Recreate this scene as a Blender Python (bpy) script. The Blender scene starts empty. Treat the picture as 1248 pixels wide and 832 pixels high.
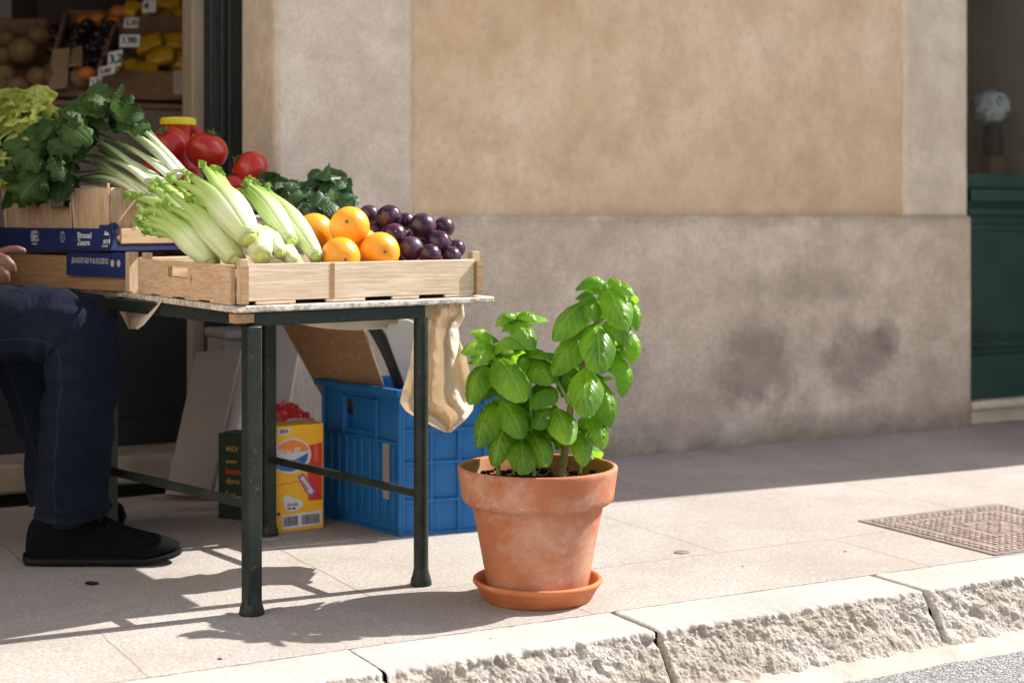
import bpy, bmesh, math, random
from mathutils import Vector, Matrix, noise, Quaternion
from math import sin, cos, pi, radians, sqrt, exp
rnd = random.Random(7)
sc = bpy.context.scene
COL = sc.collection

# ------------------------------------------------------------------ camera
cam_d = bpy.data.cameras.new('camera'); cam = bpy.data.objects.new('camera', cam_d); COL.objects.link(cam)
HC = 0.93                      # eye height: the photograph's horizon lies at its row 262
cam.location = (0, 0, HC); cam.rotation_euler = (radians(90), 0, 0)
cam_d.sensor_width = 36; cam_d.lens = 36 * 1930 / 1248; cam_d.shift_y = -154 / 1248
cam_d.clip_start = .05; cam_d.clip_end = 2000
cam_d.dof.use_dof = True; cam_d.dof.focus_distance = 3.82; cam_d.dof.aperture_fstop = 3.0
sc.camera = cam
# ------------------------------------------------------------------ light
SAZ, SEL = radians(25.6), radians(42.5)
svec = Vector((cos(SEL) * cos(SAZ), cos(SEL) * sin(SAZ), sin(SEL)))
w = bpy.data.worlds.new('World'); sc.world = w; w.use_nodes = True
nt = w.node_tree; bg = nt.nodes['Background']; sky = nt.nodes.new('ShaderNodeTexSky')
sky.sky_type = 'NISHITA'; sky.sun_disc = False; sky.sun_elevation = SEL; sky.sun_rotation = pi / 2 - SAZ
sky.dust_density = 2.0; sky.ozone_density = 1.0; sky.air_density = 1.0
nt.links.new(sky.outputs[0], bg.inputs[0]); bg.inputs[1].default_value = 0.105
sl = bpy.data.lights.new('sun', 'SUN'); sl.energy = 4.9; sl.angle = radians(.5); sl.color = (1, .965, .91)
so = bpy.data.objects.new('sun', sl); COL.objects.link(so)
so.rotation_euler = svec.to_track_quat('Z', 'Y').to_euler(); so.location = (6, 3, 9)
sc.view_settings.view_transform = 'Standard'; sc.view_settings.look = 'None'
sc.view_settings.exposure = 0.92; sc.view_settings.gamma = 1
try: sc.view_settings.use_curve_mapping = False
except Exception: pass
sc.render.engine = 'CYCLES'; sc.cycles.use_denoising = True
sc.cycles.max_bounces = 8; sc.cycles.diffuse_bounces = 5; sc.cycles.sample_clamp_indirect = 6
sc.cycles.use_light_tree = True

# ------------------------------------------------------------------ frames
W0 = Vector((.416, 6.126, 0)); TH = radians(28.7)
E = Vector((cos(TH), sin(TH), 0)); N = Vector((sin(TH), -cos(TH), 0))
def S(t, d, z=0): return W0 + E * t + N * d + Vector((0, 0, z))
def P(px, py, D): return Vector(((px - 624) / 1930 * D, D, HC - (py - 262) / 1930 * D))   # measured point at distance D
def tp(px, d):
    k = (px - 624) / 1930; x0 = W0.x + d * N.x; y0 = W0.y + d * N.y
    return (k * y0 - x0) / (E.x - k * E.y)
TO = Vector((-.636, 3.64, 0)); TU = Vector((cos(radians(38)), sin(radians(38)), 0)); TV = Vector((cos(radians(122)), sin(radians(122)), 0))
def T(u, v, z=0): return TO + TU * u + TV * v + Vector((0, 0, z))

# ------------------------------------------------------------------ mesh helpers
class MB:
    def __init__(s): s.v = []; s.f = []; s.uv = {}; s.uvs = []; s.has_uv = False
    def add(s, vs, fs, uvs=None):
        o = len(s.v); s.v += [Vector(a) for a in vs]; s.f += [tuple(i + o for i in f) for f in fs]
        s.uvs += list(uvs) if uvs else [(0, 0)] * len(vs)
        if uvs: s.has_uv = True
        return s
    def box(s, c, d, rz=0, tilt=None):
        m = Matrix.Rotation(rz, 3, 'Z')
        if tilt is not None: m = tilt
        c = Vector(c); h = Vector(d) / 2
        vs = [c + m @ Vector((x * h.x, y * h.y, z * h.z)) for x in (-1, 1) for y in (-1, 1) for z in (-1, 1)]
        return s.add(vs, [(0, 1, 3, 2), (4, 6, 7, 5), (0, 4, 5, 1), (2, 3, 7, 6), (0, 2, 6, 4), (1, 5, 7, 3)])
    def prism(s, pts, z0, z1):
        n = len(pts); a = sum(pts[i][0] * pts[(i + 1) % n][1] - pts[(i + 1) % n][0] * pts[i][1] for i in range(n))
        if a < 0: pts = pts[::-1]
        vs = [(p[0], p[1], z0) for p in pts] + [(p[0], p[1], z1) for p in pts]
        fs = [tuple(range(n))[::-1], tuple(range(n, 2 * n))] + [(i, (i + 1) % n, n + (i + 1) % n, n + i) for i in range(n)]
        return s.add(vs, fs)
    def bar(s, a, b, w, h, up=Vector((0, 0, 1))):
        a = Vector(a); b = Vector(b); x = (b - a).normalized(); y = up.cross(x).normalized(); z = x.cross(y)
        m = Matrix((x, y, z)).transposed()
        return s.box((a + b) / 2, ((b - a).length, w, h), tilt=m)
    def tube(s, pts, rad, seg=10, cap=True, flat=None, ref=None, uvv=False):
        pts = [Vector(p) for p in pts]; n = len(pts)
        if not hasattr(rad, '__len__'): rad = [rad] * n
        t0 = (pts[1] - pts[0]).normalized(); r = Vector(ref) if ref else (Vector((0, 0, 1)) if abs(t0.z) < .9 else Vector((0, 1, 0)))
        nx = (r - t0 * r.dot(t0)).normalized(); vs = []; uv = []
        for i, p in enumerate(pts):
            t = (pts[min(i + 1, n - 1)] - pts[max(i - 1, 0)]).normalized(); nx = (nx - t * nx.dot(t)).normalized(); by = t.cross(nx)
            for k in range(seg):
                a = 2 * pi * k / seg; q = rad[i]
                vs.append(p + nx * cos(a) * q * (flat or 1) + by * sin(a) * q); uv.append((i / (n - 1), k / seg))
        fs = [(i * seg + k, i * seg + (k + 1) % seg, (i + 1) * seg + (k + 1) % seg, (i + 1) * seg + k) for i in range(n - 1) for k in range(seg)]
        if cap: fs += [tuple(range(seg))[::-1], tuple(range((n - 1) * seg, n * seg))]
        return s.add(vs, fs, uv)
    def lathe(s, prof, c=(0, 0, 0), seg=48, fn=None):
        c = Vector(c); n = len(prof); vs = []
        for r, z in prof:
            for k in range(seg):
                a = 2 * pi * k / seg; rr = r * (fn(a, z) if fn else 1); vs.append(c + Vector((rr * cos(a), rr * sin(a), z)))
        fs = [(i * seg + k, i * seg + (k + 1) % seg, (i + 1) * seg + (k + 1) % seg, (i + 1) * seg + k) for i in range(n - 1) for k in range(seg)]
        return s.add(vs, fs)
    def sphere(s, c, r, seg=20, ring=12, sq=(1, 1, 1), fn=None, rot=None):
        c = Vector(c); vs = []; uv = []
        for i in range(ring + 1):
            th = pi * i / ring
            for k in range(seg):
                a = 2 * pi * k / seg; d = Vector((sin(th) * cos(a), sin(th) * sin(a), cos(th)))
                q = Vector((d.x * sq[0], d.y * sq[1], d.z * sq[2])) * r * (fn(d) if fn else 1)
                if rot: q = rot @ q
                vs.append(c + q); uv.append((k / seg, i / ring))
        fs = [(i * seg + k, (i + 1) * seg + k, (i + 1) * seg + (k + 1) % seg, i * seg + (k + 1) % seg) for i in range(ring) for k in range(seg)]
        return s.add(vs, fs, uv)
    def grid(s, fn, nu, nv):
        vs = []; uv = []
        for i in range(nu + 1):
            for j in range(nv + 1):
                vs.append(fn(i / nu, j / nv)); uv.append((i / nu, j / nv))
        fs = [(i * (nv + 1) + j, (i + 1) * (nv + 1) + j, (i + 1) * (nv + 1) + j + 1, i * (nv + 1) + j + 1) for i in range(nu) for j in range(nv)]
        return s.add(vs, fs, uv)
    def build(s, name, mat, parent=None, smooth=True, bevel=0, w=True, loc=None, auto=35):
        """vertices are in world coordinates when w; stored relative to the parent's (or loc's) frame"""
        me = bpy.data.meshes.new(name)
        if w:
            if parent is not None:
                M = FR[parent.name].inverted(); vs = [M @ v for v in s.v]
            else:
                L = Vector(loc) if loc is not None else Vector((0, 0, 0)); vs = [v - L for v in s.v]
        else: vs = s.v
        me.from_pydata([tuple(v) for v in vs], [], s.f)
        if s.has_uv:
            ul = me.uv_layers.new(name='uv'); uvs = s.uvs
            for l in me.loops: ul.data[l.index].uv = uvs[l.vertex_index]
        me.validate(); me.update()
        if smooth: me.polygons.foreach_set('use_smooth', [True] * len(me.polygons))
        o = bpy.data.objects.new(name, me); COL.objects.link(o)
        for m in (mat if isinstance(mat, (list, tuple)) else [mat]): me.materials.append(m)
        if smooth and auto:
            try: me.set_sharp_from_angle(angle=radians(auto))
            except Exception: pass
        if bevel:
            b = o.modifiers.new('bevel', 'BEVEL'); b.width = bevel; b.segments = 2; b.limit_method = 'ANGLE'; b.angle_limit = radians(40)
            b.harden_normals = False
        if parent is not None: o.parent = parent
        elif loc is not None: o.location = loc
        FR[o.name] = (FR[parent.name].copy() if parent is not None else Matrix.Translation(loc if loc is not None else (0, 0, 0)))
        return o
FR = {}
def tag(o, label, cat=None, group=None, kind=None):
    if label: o['label'] = label
    if cat: o['category'] = cat
    if group: o['group'] = group
    if kind: o['kind'] = kind
    return o
def thing(name, label, cat, loc=(0, 0, 0), rz=0, group=None):
    o = bpy.data.objects.new(name, None); COL.objects.link(o); o.location = loc; o.rotation_euler = (0, 0, rz)
    o.empty_display_size = .05
    FR[o.name] = Matrix.Translation(loc) @ Matrix.Rotation(rz, 4, 'Z')
    return tag(o, label, cat, group)
def copy_tree(o, loc=None, rz=None, label=None, scale=None, rot=None):
    c = o.copy(); COL.objects.link(c)
    if loc is not None: c.location = loc
    if rz is not None: c.rotation_euler = (0, 0, rz)
    if rot is not None: c.rotation_euler = rot
    if scale is not None: c.scale = scale
    if label: c['label'] = label
    def rec(src, dst):
        for ch in list(src.children):
            k = ch.copy(); COL.objects.link(k); k.parent = dst; rec(ch, k)
    rec(o, c); return c
FONT = None
def text(body, size, origin, xdir, zdir, mat, parent, name='lettering', extrude=.0004, align='LEFT', xs=1):
    cu = bpy.data.curves.new(name, 'FONT'); cu.body = body; cu.size = size; cu.extrude = extrude; cu.align_x = align; cu.align_y = 'CENTER'
    cu.space_character = .95; cu.materials.append(mat); cu.resolution_u = 3; cu.offset = size * .012
    o = bpy.data.objects.new(name, cu); COL.objects.link(o)
    x = Vector(xdir).normalized(); y = Vector(zdir).normalized(); z = x.cross(y).normalized()
    M = Matrix((x * xs, y, z)).transposed().to_4x4(); M.translation = Vector(origin)
    me = bpy.data.meshes.new_from_object(o); bpy.data.objects.remove(o); o = bpy.data.objects.new(name, me); COL.objects.link(o)
    o.parent = parent; o.matrix_local = FR[parent.name].inverted() @ M
    return o

# ------------------------------------------------------------------ material helpers
class G:
    def __init__(s, name, rough=.6, spec=.4):
        s.m = bpy.data.materials.new(name); s.m.use_nodes = True; s.t = s.m.node_tree
        s.b = s.t.nodes['Principled BSDF']; s.b.inputs['Roughness'].default_value = rough
        s.b.inputs['Specular IOR Level'].default_value = spec
        s.tc = s.t.nodes.new('ShaderNodeTexCoord'); s.co = s.tc.outputs['Object']; s._b = None
    def n(s, ty, **k):
        x = s.t.nodes.new(ty)
        for a, b in k.items():
            if a in x.inputs: x.inputs[a].default_value = b
            else: setattr(x, a, b)
        return x
    def l(s, a, b): s.t.links.new(a, b)
    def rndco(s):
        oi = s.n('ShaderNodeObjectInfo'); ad = s.n('ShaderNodeVectorMath', operation='ADD'); mu = s.n('ShaderNodeVectorMath', operation='SCALE')
        mu.inputs[0].default_value = (17.3, 9.1, 23.7); s.l(oi.outputs['Random'], mu.inputs['Scale']); s.l(s.co, ad.inputs[0]); s.l(mu.outputs[0], ad.inputs[1]); s.co = ad.outputs[0]; return s
    def map(s, scale=(1, 1, 1), rot=(0, 0, 0), co=None, loc=(0, 0, 0)):
        m = s.n('ShaderNodeMapping'); m.inputs['Scale'].default_value = scale; m.inputs['Rotation'].default_value = rot; m.inputs['Location'].default_value = loc
        s.l(co or s.co, m.inputs[0]); return m.outputs[0]
    def noise(s, scale, detail=4, rough=.55, co=None, dist=0):
        x = s.n('ShaderNodeTexNoise', Scale=scale, Detail=detail, Roughness=rough, Distortion=dist); s.l(co or s.co, x.inputs['Vector']); return x.outputs['Fac']
    def voro(s, scale, co=None, feature='F1', out='Distance'):
        x = s.n('ShaderNodeTexVoronoi', Scale=scale); x.feature = feature; s.l(co or s.co, x.inputs['Vector']); return x.outputs[out]
    def ramp(s, fac, stops, interp='LINEAR'):
        r = s.n('ShaderNodeValToRGB'); r.color_ramp.interpolation = interp; e = r.color_ramp.elements
        while len(e) < len(stops): e.new(.5)
        for x, (p, c) in zip(e, stops):
            x.position = p; x.color = (c, c, c, 1) if not hasattr(c, '__len__') else (*c, 1)
        s.l(fac, r.inputs[0]); return r.outputs[0]
    def mix(s, fac, a, b, mode='MIX'):
        x = s.n('ShaderNodeMix', data_type='RGBA', blend_type=mode)
        for sock, val in ((x.inputs[0], fac), (x.inputs[6], a), (x.inputs[7], b)):
            if hasattr(val, 'links'): s.l(val, sock)
            elif hasattr(val, '__len__'): sock.default_value = (*val, 1)
            else: sock.default_value = val
        return x.outputs[2]
    def math(s, op, a, b=0):
        x = s.n('ShaderNodeMath', operation=op)
        for i, v in enumerate((a, b)):
            if hasattr(v, 'links'): s.l(v, x.inputs[i])
            else: x.inputs[i].default_value = v
        return x.outputs[0]
    def col(s, c):
        if hasattr(c, 'links'): s.l(c, s.b.inputs['Base Color'])
        else: s.b.inputs['Base Color'].default_value = (*c, 1)
        return s
    def rough(s, c): s.l(c, s.b.inputs['Roughness']); return s
    def bump(s, h, strength=.3, dist=.01):
        b = s.n('ShaderNodeBump', Strength=strength, Distance=dist); s.l(h, b.inputs['Height'])
        if s._b: s.l(s._b, b.inputs['Normal'])
        s._b = b.outputs[0]; s.l(s._b, s.b.inputs['Normal']); return s
def plain(name, c, rough=.6, var=.15, scale=20, bump=.1, dist=.003, spec=.4, metal=0, rand=False):
    g = G(name, rough, spec)
    if rand: g.rndco()
    a = tuple(x * (1 - var) for x in c); b = tuple(min(1, x * (1 + var)) for x in c)
    f = g.noise(scale, 5); g.col(g.ramp(f, [(.3, a), (.7, b)]))
    if bump: g.bump(g.noise(scale * 4, 3), bump, dist)
    g.b.inputs['Metallic'].default_value = metal
    return g.m
M = {}
def stone(name, c1, c2, rough=.9, stains=False, scale=1.0, bump=.5):
    g = G(name, rough, .25)
    big = g.noise(1.3 * scale, 6, .6); mid = g.noise(9 * scale, 6, .65); fine = g.noise(90 * scale, 3, .6)
    c = g.ramp(big, [(.32, c1), (.68, c2)])
    c = g.mix(g.ramp(mid, [(.40, .0), (.66, .6)]), c, tuple(x * .72 for x in c1))
    c = g.mix(g.ramp(g.noise(34 * scale, 6, .8), [(.5, 0.), (.66, .5)]), c, tuple(x * .66 for x in c1))
    c = g.mix(g.ramp(fine, [(.42, .4), (.62, 0)]), c, tuple(x * .72 for x in c1))
    c = g.mix(g.ramp(g.noise(3.2 * scale, 4, .7), [(.5, 0.), (.72, .45)]), c, tuple(min(1, x * 1.22) for x in c2))
    return g, c, big, mid, fine

g, c, big, mid, fine = stone('plinth_stone', (.66, .52, .39), (.84, .70, .555))
# damp stains on the plinth (real marks in the photograph)
def blob(g, t, z, rt, rz, edge=.35):
    m = g.map(scale=(1 / rt, 0, 1 / rz), loc=(-t / rt, 0, -z / rz)); d = g.n('ShaderNodeVectorMath', operation='LENGTH'); g.l(m, d.inputs[0])
    q = g.math('ADD', d.outputs['Value'], g.math('MULTIPLY', g.math('SUBTRACT', g.noise(5, 8, .78), .5), 2.3))
    return g.ramp(q, [(.45, .9), (1.15, 0)])
for (t, z, a, b_, k) in ((tp(925, .03), .34, .25, .23, 1), (tp(1052, .03), .32, .25, .17, 1), (tp(985, .03), .64, .36, .12, .5), (tp(1085, .03), .41, .09, .09, .8), (-.1, .36, .3, .2, .45), (1.6, .22, .16, .16, .35), (.3, .15, .5, .12, .4)):
    m = blob(g, t, z, a, b_)
    c = g.mix(g.math('MULTIPLY', m, .62 * k), c, (.215, .165, .14))
sz = g.n('ShaderNodeSeparateXYZ'); g.l(g.co, sz.inputs[0])
dirt = g.math('ADD', g.math('MULTIPLY', sz.outputs['Z'], 5.5), g.math('MULTIPLY', g.math('SUBTRACT', g.noise(6, 7, .8), .5), 1.6))
c = g.mix(g.ramp(dirt, [(.0, .75), (.75, 0)]), c, (.24, .175, .125))
top = g.math('MULTIPLY', g.math('SUBTRACT', .93, sz.outputs['Z']), 9); top = g.math('ADD', top, g.math('MULTIPLY', g.math('SUBTRACT', g.noise(8, 7, .8), .5), 2.2)); c = g.mix(g.ramp(top, [(.0, .5), (.5, 0)]), c, (.33, .25, .185))
crk = g.voro(1.7, feature='DISTANCE_TO_EDGE', co=g.map(loc=(1, 0, 2))); wnz = g.noise(14, 6, .7); crk = g.math('ADD', crk, g.math('MULTIPLY', g.math('SUBTRACT', wnz, .5), .05))
crm = g.math('MULTIPLY', g.ramp(g.math('ABSOLUTE', crk), [(.0012, .8), (.0035, 0)]), g.ramp(g.noise(1.2, 2), [(.5, 0.), (.6, 1)])); 
pit = g.ramp(g.voro(28), [(.06, .8), (.13, 0)]); pit = g.math('MULTIPLY', pit, g.ramp(g.noise(7, 4), [(.5, 0.), (.58, 1)])); c = g.mix(pit, c, (.27, .20, .15))
g.col(c); g.bump(mid, .6, .010); g.bump(g.noise(45, 6, .75), .8, .006); g.bump(fine, .5, .002); g.bump(g.math('MULTIPLY', pit, -1), .8, .004); M['plinth'] = g.m
g, c, big, mid, fine = stone('pilaster_stone', (.74, .61, .48), (.85, .73, .60)); g.col(c); g.bump(mid, .6, .006); g.bump(g.noise(40, 5, .7), .5, .004); M['pil'] = g.m
g = G('ochre_render', .9, .2); st = g.map(scale=(1, 1, .7), rot=(0, .5, 0))
big = g.noise(1.6, 6, .65); streak = g.noise(7, 6, .6, co=st); fine = g.noise(120, 2)
c = g.ramp(big, [(.34, (.66, .45, .275)), (.5, (.78, .575, .375)), (.66, (.86, .675, .48))])
c = g.mix(g.ramp(streak, [(.4, 0.), (.75, .5)]), c, (.50, .33, .195))
c = g.mix(g.ramp(g.noise(5, 5, .7), [(.5, 0.), (.75, .4)]), c, (.74, .59, .44))
c = g.mix(g.ramp(g.noise(30, 6, .8), [(.5, 0.), (.68, .4)]), c, (.46, .32, .20)); c = g.mix(g.ramp(g.noise(2.2, 7, .75, co=g.map(loc=(5, 2, 8))), [(.55, 0.), (.72, .5)]), c, (.44, .29, .17))
g.col(c); g.bump(g.noise(14, 6, .65), .7, .012); g.bump(g.noise(50, 5, .75), .6, .005); M['ochre'] = g.m
# pavement: limestone slabs with tight joints
g = G('pavement_limestone', .8, .3)
br = g.n('ShaderNodeTexBrick', Scale=1.0); br.offset = .37; br.squash = 1
br.inputs['Mortar Size'].default_value = .0035; br.inputs['Brick Width'].default_value = 1.05; br.inputs['Row Height'].default_value = .74
br.inputs['Color1'].default_value = (.2, .2, .2, 1); br.inputs['Color2'].default_value = (.8, .8, .8, 1); br.inputs['Bias'].default_value = 0; br.inputs['Mortar Smooth'].default_value = .3
wob = g.n('ShaderNodeVectorMath', operation='MULTIPLY_ADD'); nz = g.n('ShaderNodeTexNoise', Scale=5.0, Detail=4.0); g.l(g.co, nz.inputs['Vector'])
wob.inputs[1].default_value = (.018, .018, 0); g.l(nz.outputs['Color'], wob.inputs[0]); g.l(g.co, wob.inputs[2])
shift = g.map(loc=(.31, .13, 0), co=wob.outputs[0]); g.l(shift, br.inputs['Vector'])
slab = br.outputs['Color']; mort = br.outputs['Fac']
c = g.ramp(g.noise(1.1, 5, .6), [(.35, (.31, .275, .25)), (.65, (.46, .425, .395))])
c = g.mix(g.math('MULTIPLY', slab, .5), c, (.45, .415, .38))
c = g.mix(g.ramp(g.noise(3.5, 8, .75, dist=.4), [(.48, 0.), (.68, .6)]), c, (.31, .26, .22))
c = g.mix(g.ramp(g.noise(120, 4, .75), [(.43, .7), (.53, 0)]), c, (.25, .21, .18)); c = g.mix(g.ramp(g.noise(14, 7, .8), [(.52, 0.), (.66, .5)]), c, (.33, .28, .235))
c = g.mix(g.ramp(g.voro(38), [(.035, .75), (.07, 0)]), c, (.25, .20, .165))
c = g.mix(g.ramp(g.noise(45, 4, .7), [(.55, 0.), (.72, .5)]), c, (.56, .52, .47))
c = g.mix(g.math('MULTIPLY', mort, g.ramp(g.noise(3, 3), [(.35, .15), (.6, .75)])), c, (.22, .185, .155))
g.col(c); g.bump(g.noise(2.5, 4), .25, .02); g.bump(g.noise(60, 5, .75), .45, .004); g.bump(g.math('MULTIPLY', mort, -1), .6, .004); M['pave'] = g.m
# kerb
g = G('kerb_rock', .9, .25)
c = g.ramp(g.noise(6, 6, .65), [(.3, (.43, .365, .30)), (.5, (.57, .51, .445)), (.72, (.66, .615, .555))])
gn = g.n('ShaderNodeNewGeometry'); sx = g.n('ShaderNodeSeparateXYZ'); g.l(gn.outputs['True Normal'], sx.inputs[0])
g2 = g.ramp(g.noise(22, 6, .75), [(.56, 0.), (.68, .6)])
c = g.mix(g2, c, (.36, .25, .165)); c = g.mix(g.ramp(g.noise(11, 5, .7, co=g.map(loc=(4, 4, 4))), [(.58, 0.), (.66, .7)]), c, (.27, .215, .17)); c = g.mix(g.ramp(g.voro(34), [(.05, .9), (.12, 0)]), c, (.10, .075, .06))
c = g.mix(g.ramp(g.noise(150, 3), [(.4, .5), (.52, 0)]), c, (.30, .25, .20))
g.col(c); g.bump(g.noise(45, 8, .8), .9, .010); g.bump(g.noise(110, 6, .8), .6, .004); M['kerb'] = g.m
g = G('kerb_top', .85, .25)
c = g.ramp(g.noise(3, 6, .65), [(.3, (.37, .335, .305)), (.7, (.47, .44, .41))])
c = g.mix(g.ramp(g.noise(120, 3), [(.4, .4), (.52, 0)]), c, (.36, .31, .26)); c = g.mix(g.ramp(g.voro(26), [(.03, .8), (.06, 0)]), c, (.25, .2, .16))
g.col(c); g.bump(g.noise(50, 6, .7), .6, .004); M['kerbtop'] = g.m
g = G('asphalt', .95, .2)
c = g.ramp(g.voro(170, out='Color'), [(.2, (.16, .16, .162)), (.55, (.30, .30, .305)), (.9, (.48, .48, .48))]); c = g.mix(g.ramp(g.noise(3, 5), [(.4, 0.), (.7, .35)]), c, (.27, .26, .25))
g.col(c); g.bump(g.voro(170), .9, .008); g.bump(g.noise(40, 4), .4, .01); M['asphalt'] = g.m
g = G('gutter_mortar', .95, .2); c = g.ramp(g.noise(9, 6, .7), [(.3, (.36, .31, .26)), (.7, (.52, .475, .42))]); g.col(c); g.bump(g.noise(55, 6, .7), .7, .006); M['gutter'] = g.m
# wood
def wood(name, a, b, axis=0, rough=.75, knots=True, dens=1):
    g = G(name, rough, .25).rndco(); sca = [9 * dens, 9 * dens, 9 * dens]; sca[axis] = .9; co = g.map(scale=tuple(sca))
    f = g.noise(6, 6, .6, co=co, dist=.6); c = g.ramp(f, [(.3, a), (.5, tuple((x + y) / 2 for x, y in zip(a, b))), (.7, b)])
    sc3 = [60 * dens] * 3; sc3[axis] = 3; c = g.mix(g.ramp(g.noise(4, 3, .6, co=g.map(scale=tuple(sc3))), [(.42, .45), (.55, 0)]), c, tuple(x * .68 for x in a))
    if knots: c = g.mix(g.ramp(g.voro(7), [(.05, .8), (.10, 0)]), c, (.20, .10, .05))
    g.col(c); g.bump(g.noise(5, 5, .6, co=g.map(scale=tuple(sc3))), .35, .002); return g.m
M['wood_u'] = wood('crate_wood_long', (.62, .46, .31), (.78, .63, .47), 0)
M['wood_v'] = wood('crate_wood_side', (.50, .33, .20), (.66, .47, .31), 1)
M['wood_z'] = wood('crate_wood_post', (.45, .31, .19), (.60, .45, .31), 2)
M['wood_end'] = wood('crate_endgrain', (.28, .15, .07), (.55, .36, .2), 0, dens=3)
M['chip'] = wood('chipwood', (.48, .32, .20), (.60, .43, .29), 2, knots=False)
M['brownwood'] = wood('brown_board', (.30, .165, .08), (.42, .25, .13), 0, knots=False)
M['darkwood'] = wood('dark_crate_wood', (.16, .09, .05), (.26, .15, .085), 0, knots=False)
g = G('tabletop_paint', .65, .3); co = g.map(scale=(1.2, 14, 8), rot=(0, 0, radians(-38)))
c = g.ramp(g.noise(5, 5, .7, co=co), [(.35, (.36, .29, .22)), (.5, (.62, .56, .48)), (.7, (.70, .66, .59))]); c = g.mix(g.ramp(g.noise(60, 4), [(.42, .6), (.52, 0)]), c, (.24, .19, .15))
g.col(c); g.bump(g.noise(40, 5), .4, .003); M['tabletop'] = g.m
g = G('green_iron_paint', .5, .3); c = g.ramp(g.noise(14, 6, .7), [(.35, (.009, .014, .011)), (.65, (.020, .028, .022))])
c = g.mix(g.ramp(g.noise(70, 6, .75), [(.62, 0.), (.68, .7)]), c, (.10, .13, .11)); c = g.mix(g.ramp(g.noise(30, 6, .7), [(.62, 0.), (.68, .8)]), c, (.12, .05, .025))
g.col(c); g.bump(g.noise(80, 5), .5, .002); M['iron'] = g.m
# terracotta
g = G('terracotta', .85, .2)
c = g.ramp(g.noise(4, 6, .6), [(.3, (.36, .12, .055)), (.6, (.47, .185, .095)), (.8, (.50, .225, .13))])
sw = g.noise(5, 9, .72, co=g.map(scale=(1, 1, 1.5), rot=(.3, .4, 0)), dist=.35)
c = g.mix(g.ramp(sw, [(.48, 0.), (.64, .5)]), c, (.56, .40, .31)); c = g.mix(g.ramp(g.noise(24, 6, .75, co=g.map(loc=(3, 1, 5))), [(.60, 0.), (.72, .6)]), c, (.66, .50, .40))
c = g.mix(g.ramp(g.noise(3, 5, .7, co=g.map(loc=(9, 3, 1))), [(.52, 0.), (.7, .5)]), c, (.34, .105, .045))
g.col(c); g.bump(g.noise(60, 5, .7), .35, .002); g.bump(g.noise(40, 3, .5, co=g.map(scale=(.3, .3, 4))), .2, .002); M['terra'] = g.m
g = G('terracotta_saucer', .75, .3); c = g.ramp(g.noise(6, 5, .6), [(.3, (.44, .13, .045)), (.7, (.58, .20, .08))]); c = g.mix(g.ramp(g.noise(30, 5), [(.6, 0.), (.75, .4)]), c, (.6, .36, .24)); g.col(c); g.bump(g.noise(60, 4), .25, .002); M['saucer'] = g.m
g = G('potting_soil', .95, .2); g.col(g.ramp(g.noise(60, 6, .8), [(.4, (.012, .007, .004)), (.6, (.05, .028, .016)), (.75, (.30, .2, .12))])); g.bump(g.noise(50, 6, .8), 1, .02); M['soil'] = g.m
# leaf materials: uv.x runs from the stalk to the tip, uv.y across
def leafmat(name, dark, light, vein, trans=.35, rough=.35, spec=.5, veins=7, wax=None):
    g = G(name, rough, spec); uv = g.tc.outputs['UV']; sp = g.n('ShaderNodeSeparateXYZ'); g.l(uv, sp.inputs[0])
    y = g.math('ABSOLUTE', g.math('SUBTRACT', sp.outputs['Y'], .5)); y = g.math('MULTIPLY', y, 2)
    x = g.math('SUBTRACT', sp.outputs['X'], g.math('MULTIPLY', y, .28)); w_ = g.math('ABSOLUTE', g.math('SUBTRACT', g.math('FRACT', g.math('MULTIPLY', x, veins)), .5))
    vl = g.ramp(w_, [(.0, .8), (.10, 0)]); mid_ = g.ramp(y, [(.02, 1.), (.075, 0)]); v = g.math('MAXIMUM', vl, mid_)
    c = g.ramp(g.noise(9, 4), [(.36, dark), (.64, light)]); c = g.mix(g.math('MULTIPLY', v, .55), c, vein)
    g.col(c); g.bump(g.math('MULTIPLY', v, -1), .45, .003); g.bump(g.noise(150, 3), .25, .001)
    tr = g.n('ShaderNodeBsdfTranslucent'); tcol = g.mix(.5, c, tuple(min(1, a * 2.2) for a in light)); g.l(tcol, tr.inputs[0])
    mx = g.n('ShaderNodeMixShader'); mx.inputs[0].default_value = trans; g.l(g.b.outputs[0], mx.inputs[1]); g.l(tr.outputs[0], mx.inputs[2])
    g.l(mx.outputs[0], g.t.nodes['Material Output'].inputs[0]); return g.m
M['basil'] = leafmat('basil_leaf', (.045, .145, .005), (.23, .44, .02), (.46, .63, .15), .48, .34)
M['greens'] = leafmat('dark_green_leaf', (.016, .044, .008), (.05, .105, .020), (.12, .19, .05), .2, .6, .25)
M['herb'] = leafmat('herb_leaf', (.02, .06, .018), (.05, .12, .03), (.12, .2, .07), .25, .45)
M['celleaf'] = leafmat('celery_leaf', (.12, .24, .02), (.32, .46, .06), (.5, .6, .2), .35, .5)
M['lettuce'] = leafmat('lettuce_leaf', (.42, .50, .09), (.60, .66, .18), (.80, .82, .5), .4, .5, .4, 5)
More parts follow.
